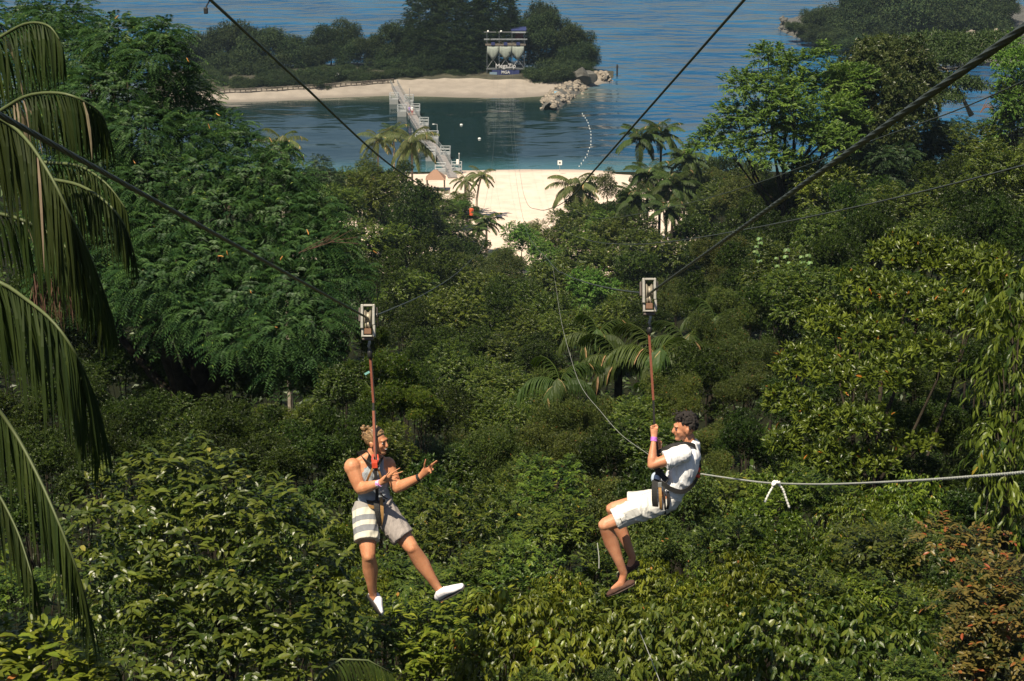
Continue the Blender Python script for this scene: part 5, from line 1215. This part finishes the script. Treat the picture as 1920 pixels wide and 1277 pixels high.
def head(mb, c, f, u, k=1.0):
    f = f.normalized(); u = (u - f * u.dot(f)).normalized(); s = f.cross(u); P = lambda a, b, d: c + s * a * k + f * b * k + u * d * k; ax = (s, f, u)
    mb.ball(P(0, -.012, .028), (.076 * k, .096 * k, .088 * k), ax, 16, 12)
    mb.ball(P(0, .035, -.02), (.060 * k, .056 * k, .078 * k), ax, 14, 10)
    mb.tube([P(0, .02, -.045), P(0, .06, -.088)], [(.056 * k, .05 * k), (.034 * k, .026 * k)], 12, ref=s, round_ends=True)
    mb.tube([P(0, .084, .022), P(0, .098, -.005), P(0, .106, -.024)], [(.010 * k, .012 * k), (.013 * k, .014 * k), (.018 * k, .014 * k)], 8, ref=s, round_ends=True)
    mb.ball(P(0, .082, .032), (.052 * k, .016 * k, .012 * k), ax); mb.ball(P(.036, .062, -.018), (.022 * k,) * 3, ax); mb.ball(P(-.036, .062, -.018), (.022 * k,) * 3, ax)
    mb.ball(P(0, .086, -.047), (.022 * k, .011 * k, .008 * k), ax); mb.ball(P(0, .08, -.066), (.020 * k, .010 * k, .008 * k), ax); mb.ball(P(0, .074, -.092), (.022 * k, .018 * k, .016 * k), ax)
    for q in (-1, 1): mb.ball(P(q * .078, -.008, -.006), (.009 * k, .019 * k, .031 * k), ax, 10, 8); mb.ball(P(q * .084, -.016, .008), (.006 * k, .013 * k, .016 * k), ax, 8, 6)
    return P, ax
def finger(mb, pts, r=.0085):
    mb.tube(curve(pts, 4), [r * (1.08 - .3 * i / (4 * (len(pts) - 1))) for i in range(4 * (len(pts) - 1) + 1)], 8, round_ends=True)
def face_parts(P, ax, root, k=1.0, mouth=True, browm=None):
    wt = simple('eye_white', (.40, .36, .33), .5); dke = simple('eye_dark', (.03, .02, .015), .6)
    for q in (-1, 1):
        MB().ball(P(q * .033, .079, .006), .0085 * k, ax, 10, 8).build('eye', wt, root, smooth=True); MB().ball(P(q * .033, .0865, .004), (.0085 * k, .005 * k, .0065 * k), ax, 8, 6).build('iris', dke, root, smooth=True)
        MB().ball(P(q * .034, .088, .027), (.020 * k, .007 * k, .0045 * k), ax, 8, 6).build('eyebrow', browm, root, smooth=True)

# ---------------- rider in the grey tank top (left)
ro = at(702, 930, YL); pl = thing_root('person', ro, 'smiling man in a grey tank top and striped shorts hanging in a harness, hands raised', 'person')
J = lambda x, y, d=0.0: at(x, y, YL + d) - ro
Rs, Ls = J(661, 876, -.10), J(727, 873, .09); sd = (Ls - Rs).normalized()
nb_ = J(697, 858, .02); ch = J(695, 884, -.02); wa = J(700, 922, .0); pe = J(702, 952, -.03)
b = MB()
tor = [nb_ + Vector((0, 0, .0)), J(695, 868, 0), J(694, 879, -.01), J(696, 898, -.01), wa, J(702, 940, -.02), pe, J(703, 966, -.04)]
trr = [(.075, .062), (.15, .085), (.172, .108), (.158, .112), (.135, .098), (.142, .10), (.155, .112), (.13, .10)]
b.tube(tor, trr, 20, ref=sd, round_ends=True)
hc = J(706, 829, .0); Pf, axf = head(b, hc, Vector((.90, -.42, .02)), Vector((.02, .02, 1)), 1.04)
b.tube([J(696, 862, .02), J(702, 842, .01)], [(.068, .066), (.055, .058)], 14, round_ends=True)
b.tube([J(672, 868, -.06), J(697, 852, 0)], [(.05, .04), (.045, .045)], 10, round_ends=True); b.tube([J(718, 866, .06), J(700, 852, 0)], [(.05, .04), (.045, .045)], 10, round_ends=True)
# arms: his right arm on the left of the picture
Re, Rw = J(675, 917, -.16), J(712, 906, -.32); Le, Lw = J(744, 915, .0), J(788, 894, -.08)
def arm(S, E, W, k=1.0):
    b.ball(S, (.073 * k, .07 * k, .078 * k)); m_ = S.lerp(E, .5)
    b.tube([S, S.lerp(E, .3), S.lerp(E, .6), E], [.066 * k, .063 * k, .06 * k, .048 * k], 12, round_ends=True)
    b.tube([E, E.lerp(W, .25), E.lerp(W, .6), W], [(.046 * k, .046 * k), (.052 * k, .05 * k), (.042 * k, .038 * k), (.03 * k, .025 * k)], 12, round_ends=True)
arm(Rs, Re, Rw, 1.1); arm(Ls, Le, Lw, 1.05)
# his right hand
b.tube([Rw, J(718, 902, -.33), J(727, 896, -.34)], [(.028, .022), (.034, .02), (.042, .017)], 10, ref=(0, -.2, 1), round_ends=True)
finger(b, [J(727, 892, -.34), J(737, 886, -.37), J(744, 881, -.385), J(750, 877.5, -.39)]); finger(b, [J(729, 895, -.34), J(739, 890, -.37), J(747, 887, -.38), J(755, 884, -.385)])
finger(b, [J(729, 899, -.335), J(738, 897, -.36), J(744, 896, -.35), J(748, 898, -.33)]); finger(b, [J(727, 902, -.33), J(735, 902, -.345), J(740, 901, -.335), J(744, 902, -.32)], .0075); finger(b, [J(719, 899, -.35), J(726, 890, -.38), J(731, 884, -.39)], .0095)
# his left hand, palm open
b.tube([Lw, J(794, 888, -.09), J(801, 880, -.10)], [(.028, .022), (.036, .02), (.042, .018)], 10, ref=(1, 0, -.9), round_ends=True)
finger(b, [J(804, 875, -.10), J(810, 870, -.12), J(815, 866.5, -.125), J(819, 863.5, -.13)]); finger(b, [J(806, 878, -.10), J(812, 872, -.115), J(816.5, 868.5, -.115), J(820.5, 865.5, -.115)])
finger(b, [J(806, 882, -.10), J(811, 879, -.13), J(812, 881, -.155), J(809, 883, -.15)]); finger(b, [J(803, 885, -.10), J(808, 884, -.13), J(809, 886, -.15), J(806, 888, -.145)], .0075); finger(b, [J(796, 879, -.10), J(796, 871, -.12), J(797.5, 865, -.13), J(798, 861.5, -.13)], .0095)
# legs
Rh, Lh = J(684, 960, -.09), J(721, 958, .02); Rk, Lk = J(691, 1042, -.32), J(772, 1027, -.18); Ra, La = J(699, 1113, -.22), J(823, 1106, -.16)
def leg(Hh, K, A, k=1.0):
    b.tube([Hh, Hh.lerp(K, .35), Hh.lerp(K, .75), K], [.10 * k, .094 * k, .080 * k, .066 * k], 14, round_ends=True)
    back = Vector((0, .018, -.01)); b.tube([K, K.lerp(A, .2) + back, K.lerp(A, .38) + back * 1.3, K.lerp(A, .7), A], [.062 * k, .070 * k, .073 * k, .050 * k, .038 * k], 14, round_ends=True); b.ball(K + Vector((0, -.018, 0)), .05 * k)
leg(Rh, Rk, Ra); leg(Lh, Lk, La)
b.tube([Ra, J(700, 1122, -.22)], [.036, .036], 10, round_ends=True); b.tube([La, J(836, 1112, -.19)], [.036, .042], 10, round_ends=True)
body = voxel(b, 'body', skinL, pl, .0072, 3)
brow = simple('brown_brow', (.12, .07, .035), .7); face_parts(Pf, axf, pl, 1.02, browm=brow)
MB().ball(Pf(0, .088, -.058), (.020, .012, .013), axf, 10, 8).build('mouth', simple('mouth_dark', (.06, .012, .01), .5), pl, smooth=True); MB().ball(Pf(0, .0965, -.0505), (.016, .006, .004), axf, 8, 6).build('teeth', white, pl, smooth=True)
# stubble / beard
bd = MB(); bd.ball(Pf(0, .064, -.086), (.036, .028, .018), axf); bd.tube([Pf(.05, .01, -.035), Pf(.04, .04, -.075), Pf(0, .075, -.096), Pf(-.04, .04, -.075), Pf(-.05, .01, -.035)], .012, 8)
bd.ball(Pf(0, .096, -.036), (.024, .006, .005), axf); voxel(bd, 'beard', simple('light_beard', (.20, .10, .05), .9, var=.3, scale=80), pl, .005, 2)
# hair swept back into a bun
hm_ = MB(); bun = J(686, 806, .03)
hm_.ball(Pf(0, -.026, .040), (.088, .100, .092), axf, 16, 12)
random.seed(11)
for i in range(46):
    a = -1.5 + 3.0 * i / 45; st = Pf(math.sin(a) * .074, .062 * math.cos(a) + .004, .062 + .025 * math.cos(a)); md = Pf(math.sin(a) * .074 * .8, -.03, .098 + .03 * math.cos(a) + random.uniform(-.006, .014))
    hm_.tube(curve([st, md, Pf(math.sin(a) * .03, -.10, .05), bun], 5), [.007, .009, .010, .011, .011, .011, .011, .011, .010, .010, .009, .009, .009, .009, .008, .007], 6)
for i in range(18): hm_.ball(bun + Vector((random.uniform(-.035, .03), random.uniform(-.03, .03), random.uniform(-.03, .03))), random.uniform(.012, .021), nu=8, nv=6)
for i in range(14):
    a = bun + Vector((random.uniform(-.02, .02), 0, random.uniform(-.05, -.01))); hm_.tube([a, a + Vector((random.uniform(-.035, .0), random.uniform(-.02, .02), random.uniform(-.06, -.02)))], [.009, .004], 5)
hairm, nt, p = mat_base('sun_bleached_hair'); tc = N(nt, 'ShaderNodeTexCoord'); wv = N(nt, 'ShaderNodeTexNoise'); mp_ = N(nt, 'ShaderNodeMapping'); mp_.inputs['Scale'].default_value = (1, 1, 5); wv.inputs['Scale'].default_value = 28; wv.inputs['Detail'].default_value = 4
rp = N(nt, 'ShaderNodeValToRGB'); rp.color_ramp.elements[0].position = .35; rp.color_ramp.elements[0].color = (.06, .032, .016, 1); rp.color_ramp.elements[1].position = .7; rp.color_ramp.elements[1].color = (.42, .26, .12, 1)
L(nt, tc.outputs['Object'], mp_.inputs[0]); L(nt, mp_.outputs[0], wv.inputs['Vector']); L(nt, wv.outputs['Fac'], rp.inputs[0]); L(nt, rp.outputs[0], p.inputs['Base Color']); p.inputs['Roughness'].default_value = .5
voxel(hm_, 'hair', hairm, pl, .004, 1, .4)
# tank top
tank = cloth('grey_tank', (.30, .33, .36), .7, 10); tt = MB()
tt.tube([J(695, 870, 0), J(694, 880, -.012), J(696, 898, -.015), wa, J(702, 938, -.02), J(702, 950, -.03)], [(.118, .096), (.150, .118), (.165, .124), (.148, .112), (.156, .118), (.165, .125)], 20, ref=sd, round_ends=True)
tt.tube(curve([J(686, 892, -.085), J(683, 878, -.075), J(680, 868, -.04), J(681, 862, .02)], 4), .030, 8); tt.tube(curve([J(712, 890, -.05), J(713, 877, -.04), J(713, 867, .0), J(714, 862, .05)], 4), .030, 8)
voxel(tt, 'tank_top', tank, pl, .007, 3, folds=.006)
# shorts: striped right leg, plain left leg
m, nt, p = mat_base('striped_cloth'); ge = N(nt, 'ShaderNodeTexCoord'); sx = N(nt, 'ShaderNodeSeparateXYZ'); L(nt, ge.outputs['Object'], sx.inputs[0])
rp = N(nt, 'ShaderNodeValToRGB'); rp.color_ramp.interpolation = 'CONSTANT'
h0, h1 = J(688, 1014, -.27), J(690, 950, -.05); ax_ = (h1 - h0) / (h1 - h0).length_squared; ax_ = ax_ + Vector((-.5, 0, 0))
sb = N(nt, 'ShaderNodeVectorMath', operation='SUBTRACT'); L(nt, ge.outputs['Object'], sb.inputs[0]); sb.inputs[1].default_value = h0
dt = N(nt, 'ShaderNodeVectorMath', operation='DOT_PRODUCT'); L(nt, sb.outputs[0], dt.inputs[0]); dt.inputs[1].default_value = ax_; L(nt, dt.outputs['Value'], rp.inputs[0])
e = rp.color_ramp.elements; e[0].position = 0; e[0].color = (.60, .56, .46, 1); e[1].position = .17; e[1].color = (.20, .205, .22, 1)
for po, c_ in ((.36, (.60, .56, .46, 1)), (.50, (.20, .205, .22, 1)), (.66, (.60, .56, .46, 1)), (.86, (.30, .28, .26, 1))): x = e.new(po); x.color = c_
L(nt, rp.outputs[0], p.inputs['Base Color']); p.inputs['Roughness'].default_value = .85
no = N(nt, 'ShaderNodeTexNoise'); no.inputs['Scale'].default_value = 8; L(nt, ge.outputs['Object'], no.inputs['Vector']); bb = N(nt, 'ShaderNodeBump'); bb.inputs['Strength'].default_value = .5; bb.inputs['Distance'].default_value = .04; L(nt, no.outputs['Fac'], bb.inputs['Height']); L(nt, bb.outputs[0], p.inputs['Normal'])
taupe = cloth('taupe_cloth', (.31, .27, .25), .7, 9)
ks = MB(); hemR = J(688, 1014, -.27); ks.tube([J(690, 948, -.05), J(686, 962, -.09), J(686, 990, -.19), hemR], [(.13, .12), (.128, .12), (.116, .108), (.118, .108)], 18, ref=sd); voxel(ks, 'striped_leg', m, pl, .006, 2, folds=.006, fdir=(.4, 0, 1))
ks = MB(); hemL = J(756, 1007, -.14); ks.tube([J(709, 946, -.03), J(716, 958, -.02), J(737, 982, -.08), hemL], [(.14, .12), (.132, .12), (.116, .108), (.118, .108)], 18, ref=sd); ks.tube([J(702, 940, -.02), J(704, 962, -.04)], [(.150, .116), (.155, .12)], 18, ref=sd); voxel(ks, 'shorts', taupe, pl, .006, 2, folds=.007, fdir=(.7, 0, -.6))
# shoes
def shoe(H_, T_, up, mat, solem, root, w=.047, lowcut=False, name='shoe'):
    d = T_ - H_; l = d.length; d.normalize(); up = (up - d * up.dot(d)).normalized(); s = d.cross(up); mb = MB()
    P = lambda a, b_, c_: H_ + d * a * l + up * b_ + s * c_
    if not lowcut: mb.tube([P(.02, .03, 0), P(.15, .045, 0), P(.38, .05, 0), P(.65, .032, 0), P(.92, .018, 0)], [(.034, .038), (.040, .050), (.044, .046), (w, .032), (.034, .02)], 14, ref=s, round_ends=True)
    else: mb.tube([P(.02, .012, 0), P(.2, .018, 0), P(.5, .02, 0), P(.72, .02, 0), P(.95, .010, 0)], [(.034, .022), (.042, .030), (.044, .032), (.046, .030), (.03, .014)], 14, ref=s, round_ends=True)
    sh = voxel(mb, name, mat, root, .005, 3)
    sl = MB(); sl.tube([P(0, -.006, 0), P(.2, -.006, 0), P(.6, -.006, 0), P(.96, -.001, 0)], [(.036, .011), (.042, .011), (w + .004, .012), (.03, .008)], 14, ref=s, round_ends=True); sl.build('sole', solem, sh, smooth=True)
    return sh, P
canvas = cloth('white_canvas', (.74, .71, .74), .2, 20); sole_d = simple('dark_sole', (.045, .04, .038), .7, var=.3, scale=40); sole_w = simple('pale_sole', (.62, .60, .58), .6)
s1, P1 = shoe(J(691, 1117, -.18), J(714, 1153, -.36), Vector((.70, .55, .35)), canvas, sole_d, pl, .054)
s2, P2 = shoe(J(824, 1124, -.16), J(872, 1099, -.28), Vector((-.35, -.35, 1)), canvas, sole_d, pl)
for k in range(4): MB().bar(P2(.42 + k * .07, .093 - k * .012, -.02), P2(.42 + k * .07, .093 - k * .012, .02), .003, 5).build('lace', white, s2)
# wristbands
def band(a, b_, r_, mat, root, w=.5, name='wristband'):
    MB().tube([a.lerp(b_, .5 - w / 2), a.lerp(b_, .5 + w / 2)], r_, 16).build(name, mat, root, smooth=False)
pinkm, nt, p = mat_base('pink_white_band'); ob = N(nt, 'ShaderNodeTexCoord'); no = N(nt, 'ShaderNodeTexNoise'); no.inputs['Scale'].default_value = 22; L(nt, ob.outputs['Object'], no.inputs['Vector']); rp = N(nt, 'ShaderNodeValToRGB'); rp.color_ramp.elements[0].position = .42; rp.color_ramp.elements[1].position = .56; rp.color_ramp.elements[0].color = (.62, .20, .60, 1); rp.color_ramp.elements[1].color = (.82, .72, .80, 1); L(nt, no.outputs['Fac'], rp.inputs[0]); L(nt, rp.outputs[0], p.inputs['Base Color'])
band(Re.lerp(Rw, .90), Re.lerp(Rw, 1.04), .0335, pinkm, pl, 1.0); band(Le.lerp(Lw, .90), Le.lerp(Lw, .99), .036, strap_blk, pl, 1.0, 'watch_strap')
# harness
hb = thing_root  # (the harness is worn: its straps are parts of the person)
def st(pts, w, mat, name='harness_strap', th=.006, side=None):
    return MB().flat(curve(pts, 5), side if side is not None else Vector((1, 0, -.1)), w, th).build(name, mat, pl)
st([J(678, 856, -.02), J(683, 862, -.12), J(694, 872, -.16), J(700, 878, -.17)], .045, strap_blk, side=Vector((.5, 0, -1)))
st([J(716, 857, .04), J(711, 868, -.10), J(706, 878, -.16)], .035, strap_blk, side=Vector((1, 0, .3)))
st([J(672, 852, .06), J(688, 848, -.02), J(694, 856, -.10), J(690, 868, -.15)], .05, strap_blk, side=Vector((.6, 0, -1)))
st([J(700, 876, -.18), J(693, 890, -.18), J(686, 907, -.155)], .021, strap_tan, side=Vector((1, 0, .5)))
st([J(706, 876, -.18), J(712, 888, -.185), J(716, 902, -.165)], .019, strap_tan, side=Vector((1, 0, -.4)))
st([J(704, 878, -.19), J(705, 900, -.19), J(707, 925, -.17), J(706, 945, -.17)], .03, strap_blk)
st([J(682, 945, -.10), J(690, 948, -.16), J(700, 951, -.18), J(710, 950, -.17)], .028, strap_tan, side=Vector((0, 0, 1)))
st([J(680, 938, -.08), J(692, 941, -.16), J(706, 942, -.175), J(722, 938, -.11)], .030, strap_blk, side=Vector((0, 0, 1)))
st([J(703, 938, -.18), J(705, 955, -.22), J(708, 972, -.23), J(712, 986, -.21)], .030, strap_blk); st([J(714, 932, -.17), J(716, 950, -.20), J(716, 970, -.21), J(713, 986, -.20)], .030, strap_tan)
st([J(708, 940, -.19), J(709, 958, -.225), J(711, 976, -.225)], .024, strap_blk)
st([J(713, 925, -.18), J(720, 932, -.17), J(727, 936, -.12)], .012, strap_blk)
MB().tube([J(711, 917, -.20), J(712, 926, -.205), J(716, 930, -.2)], .006, 6).build('carabiner', grey_metal, pl, smooth=True)
rc = MB(); rc.flat([J(703, 862, -.19), J(702, 868, -.20), J(703, 877, -.20)], Vector((1, 0, 0)), .050, .02); rc.flat([J(699, 852, -.17), J(698, 862, -.19), J(699, 872, -.195)], Vector((1, 0, 0)), .016, .012); rc.flat([J(708, 852, -.17), J(709, 862, -.19), J(706, 872, -.195)], Vector((1, 0, 0)), .012, .012)
rc.build('red_clip', redc, pl)

# ---------------- rider in the white shirt (right)
ro = at(1250, 930, YR); pr_ = thing_root('person', ro, 'dark-haired man in a white T-shirt and pale shorts hanging in a harness, gripping the lanyard', 'person')
J = lambda x, y, d=0.0: at(x, y, YR + d) - ro
b = MB(); sdr = Vector((0, 1, 0))
b.tube([J(1293, 838, 0), J(1290, 850, 0), J(1284, 872, 0), J(1272, 900, 0), J(1255, 920, 0), J(1242, 938, 0), J(1236, 945, 0)], [(.07, .06), (.17, .085), (.175, .11), (.145, .095), (.15, .10), (.16, .11), (.13, .09)], 20, ref=sdr, round_ends=True)
hc = J(1284, 803, -.01); Pf, axf = head(b, hc, Vector((-.985, -.10, -.05)), Vector((.06, 0, 1)), 1.0)
b.tube([J(1295, 840, 0), J(1290, 818, 0)], [(.062, .062), (.055, .056)], 14, round_ends=True)
Ns, Fs_ = J(1281, 851, -.17), J(1286, 849, .17); Ne, Nw = J(1222, 872, -.22), J(1226, 824, -.12); Fe, Fw = J(1230, 872, .10), J(1234, 842, .04)
arm(Ns, Ne, Nw, .84); arm(Fs_, Fe, Fw, .82)
def fist(W, C, up, out, inw):
    """closed hand at C round a strap that runs along up; out = towards the knuckles, inw = towards the palm"""
    b.tube([W, W.lerp(C, .5), C - inw * .012], [(.026, .021), (.033, .022), (.038, .022)], 10, ref=out, round_ends=True)
    for i in range(4):
        o_ = C + up * (.030 - .020 * i) + out * (.004 - .003 * i); l = (1, 1.08, 1.0, .85)[i]
        finger(b, [o_ - inw * .02 + out * .012, o_ + out * .032 * l, o_ + inw * .03 + out * .026 * l, o_ + inw * .036 - out * .004], .0086)
    finger(b, [C - up * .01 - out * .02, C + up * .02 - out * .026 + inw * .02, C + up * .040 - out * .004 + inw * .034], .0098)
fist(Nw, J(1227, 806, -.07), Vector((0, 0, 1)), Vector((-.9, -.4, .1)).normalized(), Vector((.2, .6, 0)).normalized()); fist(Fw, J(1235, 830, .0), Vector((0, 0, 1)), Vector((-.8, .5, .1)).normalized(), Vector((-.1, -.7, 0)).normalized())
Nh, Fh = J(1236, 942, -.095), J(1233, 938, .095); Nk, Fk = J(1134, 984, -.14), J(1148, 954, .14); Na, Fa = J(1170, 1076, -.12), J(1186, 1045, .14)
leg(Nh, Nk, Na, .92); leg(Fh, Fk, Fa, .9)
b.tube([Na, J(1164, 1097, -.14)], [(.034, .034), (.036, .032)], 10, round_ends=True); b.tube([J(1166, 1092, -.14), J(1150, 1106, -.145)], [(.036, .03), (.034, .018)], 10, round_ends=True); b.tube([Fa, J(1182, 1062, .13)], [.034, .034], 10, round_ends=True)
body = voxel(b, 'body', skinR, pr_, .0072, 3)
face_parts(Pf, axf, pr_, 1.0, browm=simple('black_brow', (.012, .009, .007), .7))
hm_ = MB(); random.seed(5)
for i in range(260):
    th = random.uniform(0, 2 * math.pi); z = random.uniform(-.35, 1); r_ = math.sqrt(max(0, 1 - z * z)); x, y = math.cos(th) * r_, math.sin(th) * r_   # x side, y forward
    if y > .42 and z < .52: continue
    if z < .25 and y > -.15: continue
    q = Pf(x * .078, -.014 + y * .098, .035 + z * .104); g = .009 + .007 * max(0, z) + .009 * random.random()
    hm_.ball(q + Vector((random.uniform(-.006, .006),) * 3), g * 1.0, nu=7, nv=5)
hm_.ball(Pf(0, -.022, .048), (.075, .092, .082), axf, 14, 10); hm_.ball(Pf(0, .050, .100), (.05, .035, .026), axf, 10, 8)
for i in range(60):
    q = Pf(random.uniform(-.07, .07), random.uniform(-.07, .085), .125 + random.uniform(-.012, .018)); t_ = Vector((random.uniform(-1, 1), random.uniform(-1, 1), random.uniform(-.2, 1))).normalized() * random.uniform(.014, .03)
    hm_.tube([q, q + t_], [.009, .004], 5)
hb_ = simple('black_hair', (.014, .010, .008), .85, var=.4, scale=60); voxel(hm_, 'hair', hb_, pr_, .0042, 0, .4)
MB().tube([Pf(.080, -.014, -.036), Pf(.088, -.014, -.046), Pf(.080, -.02, -.052)], .003, 6).build('earring', blackm, pr_)
# T-shirt
tee = cloth('white_tshirt', (.80, .79, .80), .8, 8); tt = MB()
tt.tube([J(1296, 838, 0), J(1292, 848, 0), J(1285, 868, 0), J(1277, 890, 0), J(1264, 910, 0), J(1256, 920, 0)], [(.085, .075), (.165, .098), (.182, .122), (.178, .118), (.168, .112), (.16, .10)], 22, ref=sdr, round_ends=True)
tt.tube([Ns + Vector((.01, .03, 0)), Ns.lerp(Ne, .35), Ns.lerp(Ne, .56)], [(.078, .078), (.080, .076), (.082, .078)], 16); tt.tube([Fs_ + Vector((.01, -.03, 0)), Fs_.lerp(Fe, .35), Fs_.lerp(Fe, .56)], [(.078, .078), (.078, .074), (.08, .076)], 16)
tt.ball(Ns, .078); tt.ball(Fs_, .078)
voxel(tt, 't_shirt', tee, pr_, .0065, 3, folds=.009, fdir=(.6, 0, .7))
MB().ball(J(1230, 897, -.05), (.045, .09, .05)).build('shirt_tail', cloth('pale_blue_cloth', (.42, .50, .62), .5), pr_, smooth=True)
# shorts
shc = cloth('pale_shorts', (.68, .66, .62), .9, 9); ks = MB()
ks.tube([J(1262, 922, 0), J(1250, 934, 0), J(1236, 944, 0)], [(.15, .10), (.168, .118), (.155, .105)], 18, ref=sdr, round_ends=True)
ks.tube([J(1240, 940, -.085), J(1212, 949, -.11), J(1180, 962, -.13), J(1153, 974, -.14)], [.118, .112, .098, .094], 16); ks.tube([J(1240, 938, .085), J(1212, 938, .11), J(1177, 938, .13)], [.105, .092, .074], 16)
shorts = voxel(ks, 'shorts', shc, pr_, .0065, 2, folds=.009, fdir=(1, 0, .4))
def stp(pts, w, mat, name='harness_strap', th=.007, side=None): return MB().flat(curve(pts, 5), side if side is not None else Vector((1, 0, 0)), w, th).build(name, mat, pr_)
pk = stp([J(1198, 958, -.235), J(1188, 962, -.24), J(1172, 968, -.238)], .075, shc, 'pocket', .012, Vector((-.35, 0, 1)))
stp([J(1163, 972, -.243), J(1167, 981, -.241)], .005, blackm, 'pocket_trim', .004)
stp([J(1228, 900, -.17), J(1227, 925, -.215), J(1228, 945, -.215), J(1232, 962, -.17)], .050, strap_blk); stp([J(1237, 908, -.18), J(1238, 930, -.225), J(1239, 950, -.215), J(1240, 963, -.17)], .026, strap_tan)
stp([J(1244, 903, -.18), J(1246, 930, -.225), J(1247, 950, -.21), J(1247, 964, -.16)], .016, strap_blk); stp([J(1252, 922, -.18), J(1254, 940, -.19), J(1251, 955, -.17)], .022, strap_blk)
stp([J(1226, 902, -.12), J(1240, 906, -.19), J(1258, 917, -.20), J(1280, 922, -.19), J(1298, 910, -.14), J(1308, 896, -.05), J(1306, 894, .1)], .042, strap_blk, side=Vector((0, 0, 1)))
stp([J(1231, 850, -.02), J(1245, 842, -.10), J(1262, 835, -.14), J(1282, 832, -.12), J(1300, 835, -.08), J(1309, 845, -.05), J(1312, 860, -.03), J(1314, 880, -.02)], .035, strap_blk, side=Vector((0, .4, 1)))
stp([J(1234, 852, -.04), J(1233, 875, -.06), J(1234, 900, -.10), J(1236, 912, -.17)], .045, strap_blk); stp([J(1237, 880, -.08), J(1242, 892, -.10), J(1252, 902, -.17)], .05, strap_blk, side=Vector((.6, 0, 1)))
stp([J(1311, 872, -.03), J(1310, 884, -.04), J(1304, 896, -.06)], .032, strap_blk, side=Vector((.2, 1, 0)))
bk = MB(); bk.box(J(1309, 880, -.03), (.035, .05, .05)); bk.box(J(1306, 892, -.05), (.06, .05, .03)); bk.build('buckle', redc, pr_, bevel=.008)
MB().box(J(1237, 909, -.195), (.034, .012, .045)).build('strap_buckle', grey_metal, pr_, bevel=.004)
band(Ne.lerp(Nw, .93), Ne.lerp(Nw, 1.09), .029, simple('violet_band', (.48, .16, .58), .5, var=.4, scale=50), pr_, 1.0)
loaf = cloth('brown_suede', (.075, .034, .022), .3, 30)
shoe(J(1188, 1093, -.13), J(1138, 1117, -.14), Vector((-.15, 0, 1)), loaf, simple('brown_sole', (.05, .03, .02), .7), pr_, .043, True, 'loafer')
shoe(J(1197, 1057, .14), J(1158, 1083, .13), Vector((-.1, 0, 1)), loaf, MATS['brown_sole'], pr_, .043, True, 'loafer')

# ---------------- two people on the bridge
def walker(px, py, label, shirt, legs, k):
    p_ = atz(px, py, .86); r_ = thing_root('person', p_, label, 'person'); mb = MB()
    mb.tube([(0, 0, .85), (0, 0, 1.15), (0, 0, 1.4), (0, 0, 1.5)], [(.15, .1), (.14, .1), (.19, .11), (.06, .06)], 12, ref=(1, 0, 0)); mb.ball((0, 0, 1.62), (.08, .1, .12)); mb.tube([(0, 0, 1.45), (0, 0, 1.6)], .05, 8)
    for s in (-1, 1):
        mb.tube([(s * .09, 0, .9), (s * .10, -.06 * s, .5), (s * .10, .05 * s, .08)], [.085, .06, .04], 10, round_ends=True); mb.ball((s * .1, -.05 + .05 * s, .04), (.045, .12, .04)); mb.tube([(s * .2, 0, 1.38), (s * .26, .05 * s, 1.1), (s * .24, -.08, .88)], [.05, .04, .03], 8, round_ends=True); mb.ball((s * .24, -.1, .8), (.03, .035, .07))
    voxel(mb, 'body', skinR, r_, .02, 2)
    t_ = MB(); t_.tube([(0, 0, .88), (0, 0, 1.15), (0, 0, 1.42)], [(.18, .13), (.165, .125), (.20, .125)], 12, ref=(1, 0, 0), round_ends=True); [t_.tube([(s * .19, 0, 1.38), (s * .25, .03 * s, 1.18)], .07, 8) for s in (-1, 1)]; voxel(t_, 'shirt', shirt, r_, .02, 1)
    l_ = MB(); [l_.tube([(s * .08, 0, .95), (s * .10, -.04 * s, .5)], [.12, .1], 10) for s in (-1, 1)]; voxel(l_, 'shorts', legs, r_, .02, 1); MB().ball((0, .01, 1.67), (.09, .11, .1)).build('hair', hb_, r_, smooth=True)
walker(768, 216, 'tiny person in a violet shirt on the left, walking on the pontoon bridge', simple('violet_shirt', (.30, .24, .48), .8), simple('dark_shorts', (.05, .05, .08), .8), 0)
walker(773, 216, 'tiny person in a white shirt on the right, walking on the pontoon bridge', white, simple('red_shorts', (.35, .10, .10), .8), 1)
# ================================================================ THE AIR
m = bpy.data.materials.new('haze'); m.use_nodes = True; nt = m.node_tree; nt.nodes.remove(nt.nodes['Principled BSDF'])
pv = N(nt, 'ShaderNodeVolumePrincipled'); pv.inputs['Color'].default_value = (.62, .82, 1, 1); pv.inputs['Density'].default_value = .00012; pv.inputs['Anisotropy'].default_value = .2
L(nt, pv.outputs[0], nt.nodes['Material Output'].inputs['Volume'])
o = MB().box((0, 250, 32), (840, 640, 80)).build('haze', m); tag(o, kind='stuff')
